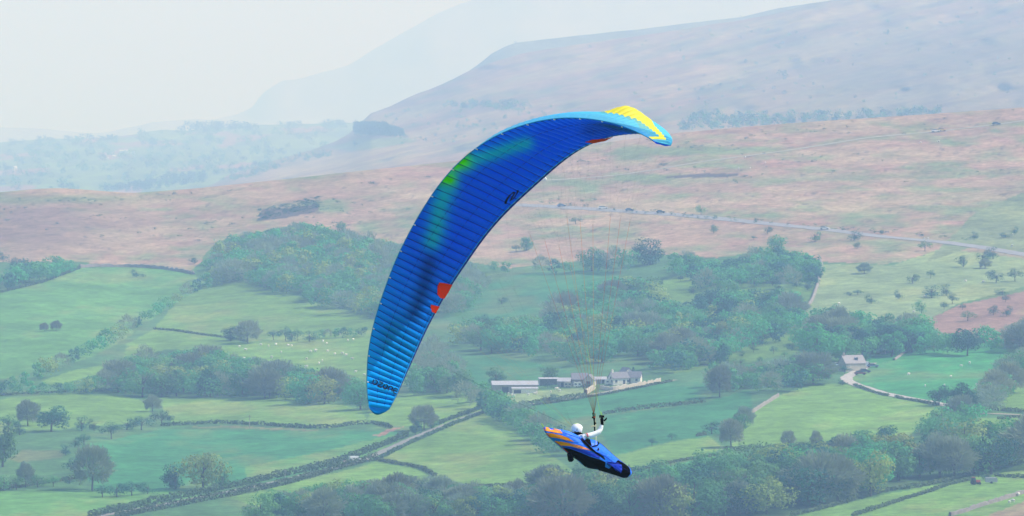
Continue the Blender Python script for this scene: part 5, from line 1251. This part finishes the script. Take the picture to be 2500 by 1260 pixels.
for k_, (a, b) in enumerate((((1080, 885), (1290, 915)), ((1090, 900), (1290, 1040)), ((1085, 905), (1200, 1010)))):
    decal('crease_shade', [a, b, (b[0] - 4, b[1] + 9), (a[0] - 2, a[1] + 5)], M_PBLK, .013)  # black strips paint in the shade of the fold's creases
decal('flank_seam', [(690, 505), (760, 580), (850, 670), (930, 740), (1040, 808), (1060, 850), (1050, 855), (960, 790), (850, 715), (740, 610), (680, 530)], M_PBLK, .012)
decal('black_side', [(700, 520), (760, 545), (840, 548), (862, 660), (830, 640), (760, 575)], M_PBLK, .013)
decal('cockpit_edge', [(935, 572), (965, 578), (975, 625), (950, 655), (868, 672), (862, 660), (940, 640), (958, 618)], M_PBLK, .014)
decal('cockpit_flap', [(842, 552), (930, 560), (950, 615), (930, 638), (866, 655)], M_PBLUE, .009)
decal('side_panel', [(985, 800), (1050, 830), (1066, 878), (980, 850)], M_PBLUE, .012)
decal('emblem', [(952, 682), (966, 684), (970, 700), (962, 704), (974, 716), (968, 720), (954, 704), (952, 716), (948, 714)], M_BLACK, .014)
for j in (3, 7, 21, 25):
    b = MB(); b.tube([tuple(POD[i][j] * 1.0 + (POD[i][j] - np.asarray(PSs[i][0])) * .012 - PODC) for i in range(3, NS - 4)], .005, 4); b.build('pod_seam', M_PNAVY, pod)
# reserve handle / ballast bag hanging under the seat
bg_ = MB(); b0, b1 = P(*zz(525, 760), PODD - .35), P(*zz(572, 870), PODD - .40)
bg_.tube([tuple(p - PODC) for p in (b0, lerp(b0, b1, .35), lerp(b0, b1, .7), b1, b1 + (b1 - b0) * .12)], [.035, .05, .07, .06, .015], 10); bg_.build('hanging_pouch', M_PBLK, pod, smooth=True)
tl = P(*zz(166, 374), PODD - .62 * 0 + float((np.array(zz(166, 374)) - c8)[0] / K0 / AX[0] * AX[1])); tb = MB(); tb.tube([(tl - PODC), P(*zz(130, 325), D0W) * 0 + tl - PODC + np.array((-.055, 0, .075))], .008, 5); tb.build('tail_cord', LCOL[3], pod)
# risers, carabiner, speed bar
def strap(pts, r, nm, m): b = MB(); b.tube([tuple(np.asarray(p) - PODC) for p in pts], r, 5); return b.build(nm, m, pod)
RT = D0W; M_CORD = mat('pale_cord', (.75, .68, .45))
carab = P(*zz(930, 640), PODD - .28)
strap([P(*zz(885, 165), RT), P(*zz(893, 235), RT), P(*zz(905, 290), RT - .03), P(*zz(912, 400), RT - .1), P(*zz(912, 500), RT - .2)], .016, 'riser', M_PBLK)
strap([P(*zz(916, 175), RT), P(*zz(914, 235), RT), P(*zz(905, 290), RT - .03)], .012, 'riser', M_PBLK)
strap([P(*zz(870, 238), RT), P(*zz(905, 232), RT)], .02, 'pulley', M_PBLK); strap([P(*zz(895, 222), RT - .02), P(*zz(915, 238), RT - .02)], .016, 'red_pulley', mat('red_metal', (.4, .08, .04)))
strap([P(*zz(926, 175), RT - .02), P(*zz(926, 300), RT - .03), P(*zz(934, 470), RT - .15), carab], .006, 'speed_cord', M_CORD)
strap([P(*zz(858, 368), RT - .1), P(*zz(895, 360), RT - .1), P(*zz(935, 366), RT - .1)], .012, 'cord_stop', M_CORD)
strap([P(*zz(905, 300), RT - .05), P(*zz(928, 330), RT - .06)], .02, 'quick_link', M_PBLK)
strap([HANG_L, P(*zz(620, 480), RT + .05)], .014, 'riser', M_PBLK)

# ------------------------------------------------------------------ the pilot
def skin_mesh(nodes, links, root, sub=2):
    """nodes: name -> (pos, radius); grown with Skin + Subdivision, returned as a plain mesh"""
    names = list(nodes); m = bpy.data.meshes.new('skin_tmp'); m.from_pydata([tuple(map(float, nodes[n][0])) for n in names], [(names.index(a), names.index(b)) for a, b in links], []); m.update()
    o = bpy.data.objects.new('skin_tmp', m); COL.objects.link(o); o.modifiers.new('s', 'SKIN'); sm = o.modifiers.new('d', 'SUBSURF'); sm.levels = sm.render_levels = sub
    for i, n in enumerate(names):
        r = nodes[n][1]; m.skin_vertices[0].data[i].radius = (r, r) if not isinstance(r, tuple) else r; m.skin_vertices[0].data[i].use_root = (n == root)
    dg = bpy.context.evaluated_depsgraph_get(); dg.update(); me = bpy.data.meshes.new_from_object(o.evaluated_get(dg)); bpy.data.objects.remove(o); bpy.data.meshes.remove(m)
    return me
PD = PODD + .02
def Z(x, y, d=0.0): return P(*zz(x, y), PD + d) - PODC
person = empty('person', tuple(PODC)); tag(person, 'pilot in white suit and white helmet, right arm raised to the brake line', 'person')
nodes = {'pelvis': (Z(820, 720, .05), .15), 'waist': (Z(770, 640, .04), .14), 'chest': (Z(715, 560, .02), .155), 'collar': (Z(672, 505, .02), .09), 'neck': (Z(655, 475, .02), .060), 'head': (Z(650, 425, .03), .085), 'crown': (Z(648, 392, .04), .06),
         'shoulder_r': (Z(745, 515, -.10), .072), 'biceps_r': (Z(850, 497, -.04), .062), 'elbow_r': (Z(975, 452, .06), .060), 'forearm_r': (Z(1000, 400, .10), .056), 'wrist_r': (Z(1022, 335, .12), .034),
         'shoulder_l': (Z(660, 500, .25), .07), 'elbow_l': (Z(700, 470, .48), .05), 'wrist_l': (Z(665, 462, .58), .034),
         'hip_l': (Z(860, 740, .12), .10), 'knee_l': (Z(1060, 850, .26), .06), 'ankle_l': (Z(1230, 950, .42), .04), 'hip_r': (Z(840, 765, .02), .09), 'knee_r': (Z(1050, 875, .14), .06), 'ankle_r': (Z(1220, 970, .32), .04)}
links = [('pelvis', 'waist'), ('waist', 'chest'), ('chest', 'collar'), ('collar', 'neck'), ('neck', 'head'), ('head', 'crown'), ('chest', 'shoulder_r'), ('shoulder_r', 'biceps_r'), ('biceps_r', 'elbow_r'), ('elbow_r', 'forearm_r'), ('forearm_r', 'wrist_r'),
         ('chest', 'shoulder_l'), ('shoulder_l', 'elbow_l'), ('elbow_l', 'wrist_l'), ('pelvis', 'hip_l'), ('hip_l', 'knee_l'), ('knee_l', 'ankle_l'), ('pelvis', 'hip_r'), ('hip_r', 'knee_r'), ('knee_r', 'ankle_r')]
bmh = skin_mesh(nodes, links, 'pelvis', 2); bmh.name = 'body'
M_SUIT = mat('white_suit', (.86, .85, .88), rough=.7, noise=[(9., .06, 3)]); M_SKIN = mat('skin', (.55, .33, .24))
wrinkle(M_SUIT, 11., .03, .8); bmh.materials.append(M_SUIT); bmh.materials.append(M_SKIN)
hc = Vector(nodes['head'][0]); mi = [1 if (p.center - hc).length < .115 else 0 for p in bmh.polygons]
bmh.polygons.foreach_set('material_index', mi); bmh.polygons.foreach_set('use_smooth', [True] * len(bmh.polygons))
body = obj('body', bmh, person)
# head frame: facing along the flight, slightly down
HF = Vector(AX).normalized(); HFl = Vector((HF.x, HF.y, HF.z * .35)).normalized(); HU = Vector((-.12, .1, 1)); HU = (HU - HFl * HU.dot(HFl)).normalized(); HRt = HFl.cross(HU)
HC = Vector(Z(652, 415, .03))
def hp(f, r, u): return HC + HFl * f + HRt * r + HU * u
def ellip(name, cen, axes, material, parent, sub=3, cut=None, smooth=True):
    b = bmesh.new(); bmesh.ops.create_icosphere(b, subdivisions=sub, radius=1)
    if cut: bmesh.ops.delete(b, geom=[v for v in b.verts if cut(v.co)], context='VERTS')
    for v in b.verts: v.co = cen + axes[0] * v.co.x + axes[1] * v.co.y + axes[2] * v.co.z
    m = bpy.data.meshes.new(name); b.to_mesh(m); b.free(); m.materials.append(material)
    if smooth: m.polygons.foreach_set('use_smooth', [True] * len(m.polygons))
    return obj(name, m, parent)
M_HELM = mat('helmet_white', (.88, .87, .86), rough=.3, spec=.5); M_LIME = mat('helmet_lime', (.60, .85, .08), rough=.3, spec=.5); M_VIS = mat('visor', (.03, .04, .05), rough=.1, spec=.6)
helm = ellip('helmet', HC + HU * .012, (HFl * .145, HRt * .118, HU * .128), M_HELM, person, 4, cut=lambda c: (c.z < -.62) or (c.x > .55 and c.z < .18 and c.z > -.60))
ellip('visor', HC + HU * .004, (HFl * .128, HRt * .108, HU * .112), M_VIS, helm, 3, cut=lambda c: c.x < .35 or c.z > .25 or c.z < -.4)
ellip('lime_panel', HC + HU * .014, (HFl * .147, HRt * .120, HU * .131), M_LIME, helm, 4, cut=lambda c: c.z < .74 or c.x > .35 or c.y > .45)
ellip('side_mark', HC + HU * .012, (HFl * .147, HRt * .1195, HU * .130), M_VIS, helm, 4, cut=lambda c: not (c.x < -.42 and c.x > -.62 and c.y > .30 and c.z > -.42 and c.z < .10))
ellip('collar_band', Vector(Z(668, 480, .02)), (HFl * .11, HRt * .105, HU * .045), M_PBLK, person, 3)
# face parts under the visor
for s in (-1, 1): ellip('eye', hp(.088, s * .032, .0), (HFl * .012, HRt * .014, HU * .012), M_HELM, body, 1)
ellip('nose', hp(.100, 0, -.022), (HFl * .022, HRt * .014, HU * .026), M_SKIN, body, 2); ellip('mouth', hp(.088, 0, -.060), (HFl * .010, HRt * .026, HU * .006), mat('lip', (.4, .15, .13)), body, 1)
# coloured flash on the sleeve
def cuff(a, b, r, nm, m, parent=person, k=14):
    q = MB(); q.tube([tuple(a), tuple(b)], r, k, cap=False); return q.build(nm, m, parent, smooth=True)
s0, s1 = Vector(nodes['shoulder_r'][0]), Vector(nodes['biceps_r'][0])
for t0, t1, cl in ((.34, .40, (.85, .45, .02)), (.40, .48, (.22, .08, .35)), (.48, .56, (.75, .03, .04))):
    cuff(s0.lerp(s1, t0), s0.lerp(s1, t1), [.0705 - .002 * t0 * 4, .0705 - .002 * t1 * 4], 'sleeve_flash', mat('flash_%d' % int(t0 * 100), cl), body)
# gloves: palm, four fingers and a thumb closed on the brake handle
M_GLOVE = mat('glove_black', (.003, .003, .004), rough=.9, spec=.03); M_GLIME = mat('glove_lime', (.55, .8, .1))
def glove(wrist, direc, across, parent, g_=1.32):
    d = Vector(direc).normalized(); a = Vector(across); a = (a - d * a.dot(d)).normalized(); nrm = d.cross(a); w_ = Vector(wrist)
    nd = {'cuff': (w_ - d * .05, (.046, .046)), 'wrist': (w_, (.040, .036)), 'palm': (w_ + d * .055 * g_, (.050 * g_, .032 * g_)), 'knuck': (w_ + d * .095 * g_, (.050 * g_, .028 * g_))}
    lk = [('cuff', 'wrist'), ('wrist', 'palm'), ('palm', 'knuck')]
    me_ = skin_mesh(nd, lk, 'wrist', 2); me_.materials.append(M_GLOVE); g = obj('glove', me_, parent)
    for i, (o_, L) in enumerate(((-.033 * g_, .072 * g_), (-.011 * g_, .082 * g_), (.011 * g_, .078 * g_), (.033 * g_, .062 * g_))):
        b0 = w_ + d * .090 * g_ + a * o_; b1 = b0 + d * L * .45 + nrm * .004; b2 = b1 + (d * .1 + nrm * .9) * L * .36; b3 = b2 + (-d * .75 + nrm * .25) * L * .30
        q = MB(); q.tube([b0, b0.lerp(b1, .6), b1, b2, b3], [.0135, .0132, .0135, .012, .008], 8); q.build('finger', M_GLOVE, g, smooth=True)
    t0 = w_ + d * .045 + a * .045; t1 = t0 + (d * .6 + a * .75) * .058; t2 = t1 + (d * .5 + nrm * .4 + a * .4) * .05
    q = MB(); q.tube([t0, t1, t2, t2 + (d * .2 + nrm * .8) * .012], [.019, .0175, .014, .008], 8); q.build('thumb', M_GLOVE, g, smooth=True)
    q = MB(); q.tube([w_ + nrm * .03 - a * .02, w_ + nrm * .034 + d * .03 + a * .01], .012, 6); q.build('lime_patch', M_GLIME, g)
    return g
hand_r = glove(Z(1020, 318, .12), (-.05, .0, 1), (1, .15, .15), person)
glove(Z(660, 452, .60), (-.2, .1, 1), (-1, .2, 0), person, 1.0)
bh = MB(); bh.tube([Z(985, 208, .14), Z(1020, 214, .13), Z(1045, 232, .12)], .011, 6); bh.build('brake_handle', M_PBLK, pod)
bh = MB(); bh.tube([Z(1018, 206, .13), Z(1000, 150, .14)], .006, 5); bh.build('brake_cord', LCOL[3], pod)
# teal layer and flap at the waist
ellip('vest_edge', Vector(Z(760, 545, .0)), (Vector(AX) * .16, HRt * .16, HU * .035), M_TEAL, body, 2)
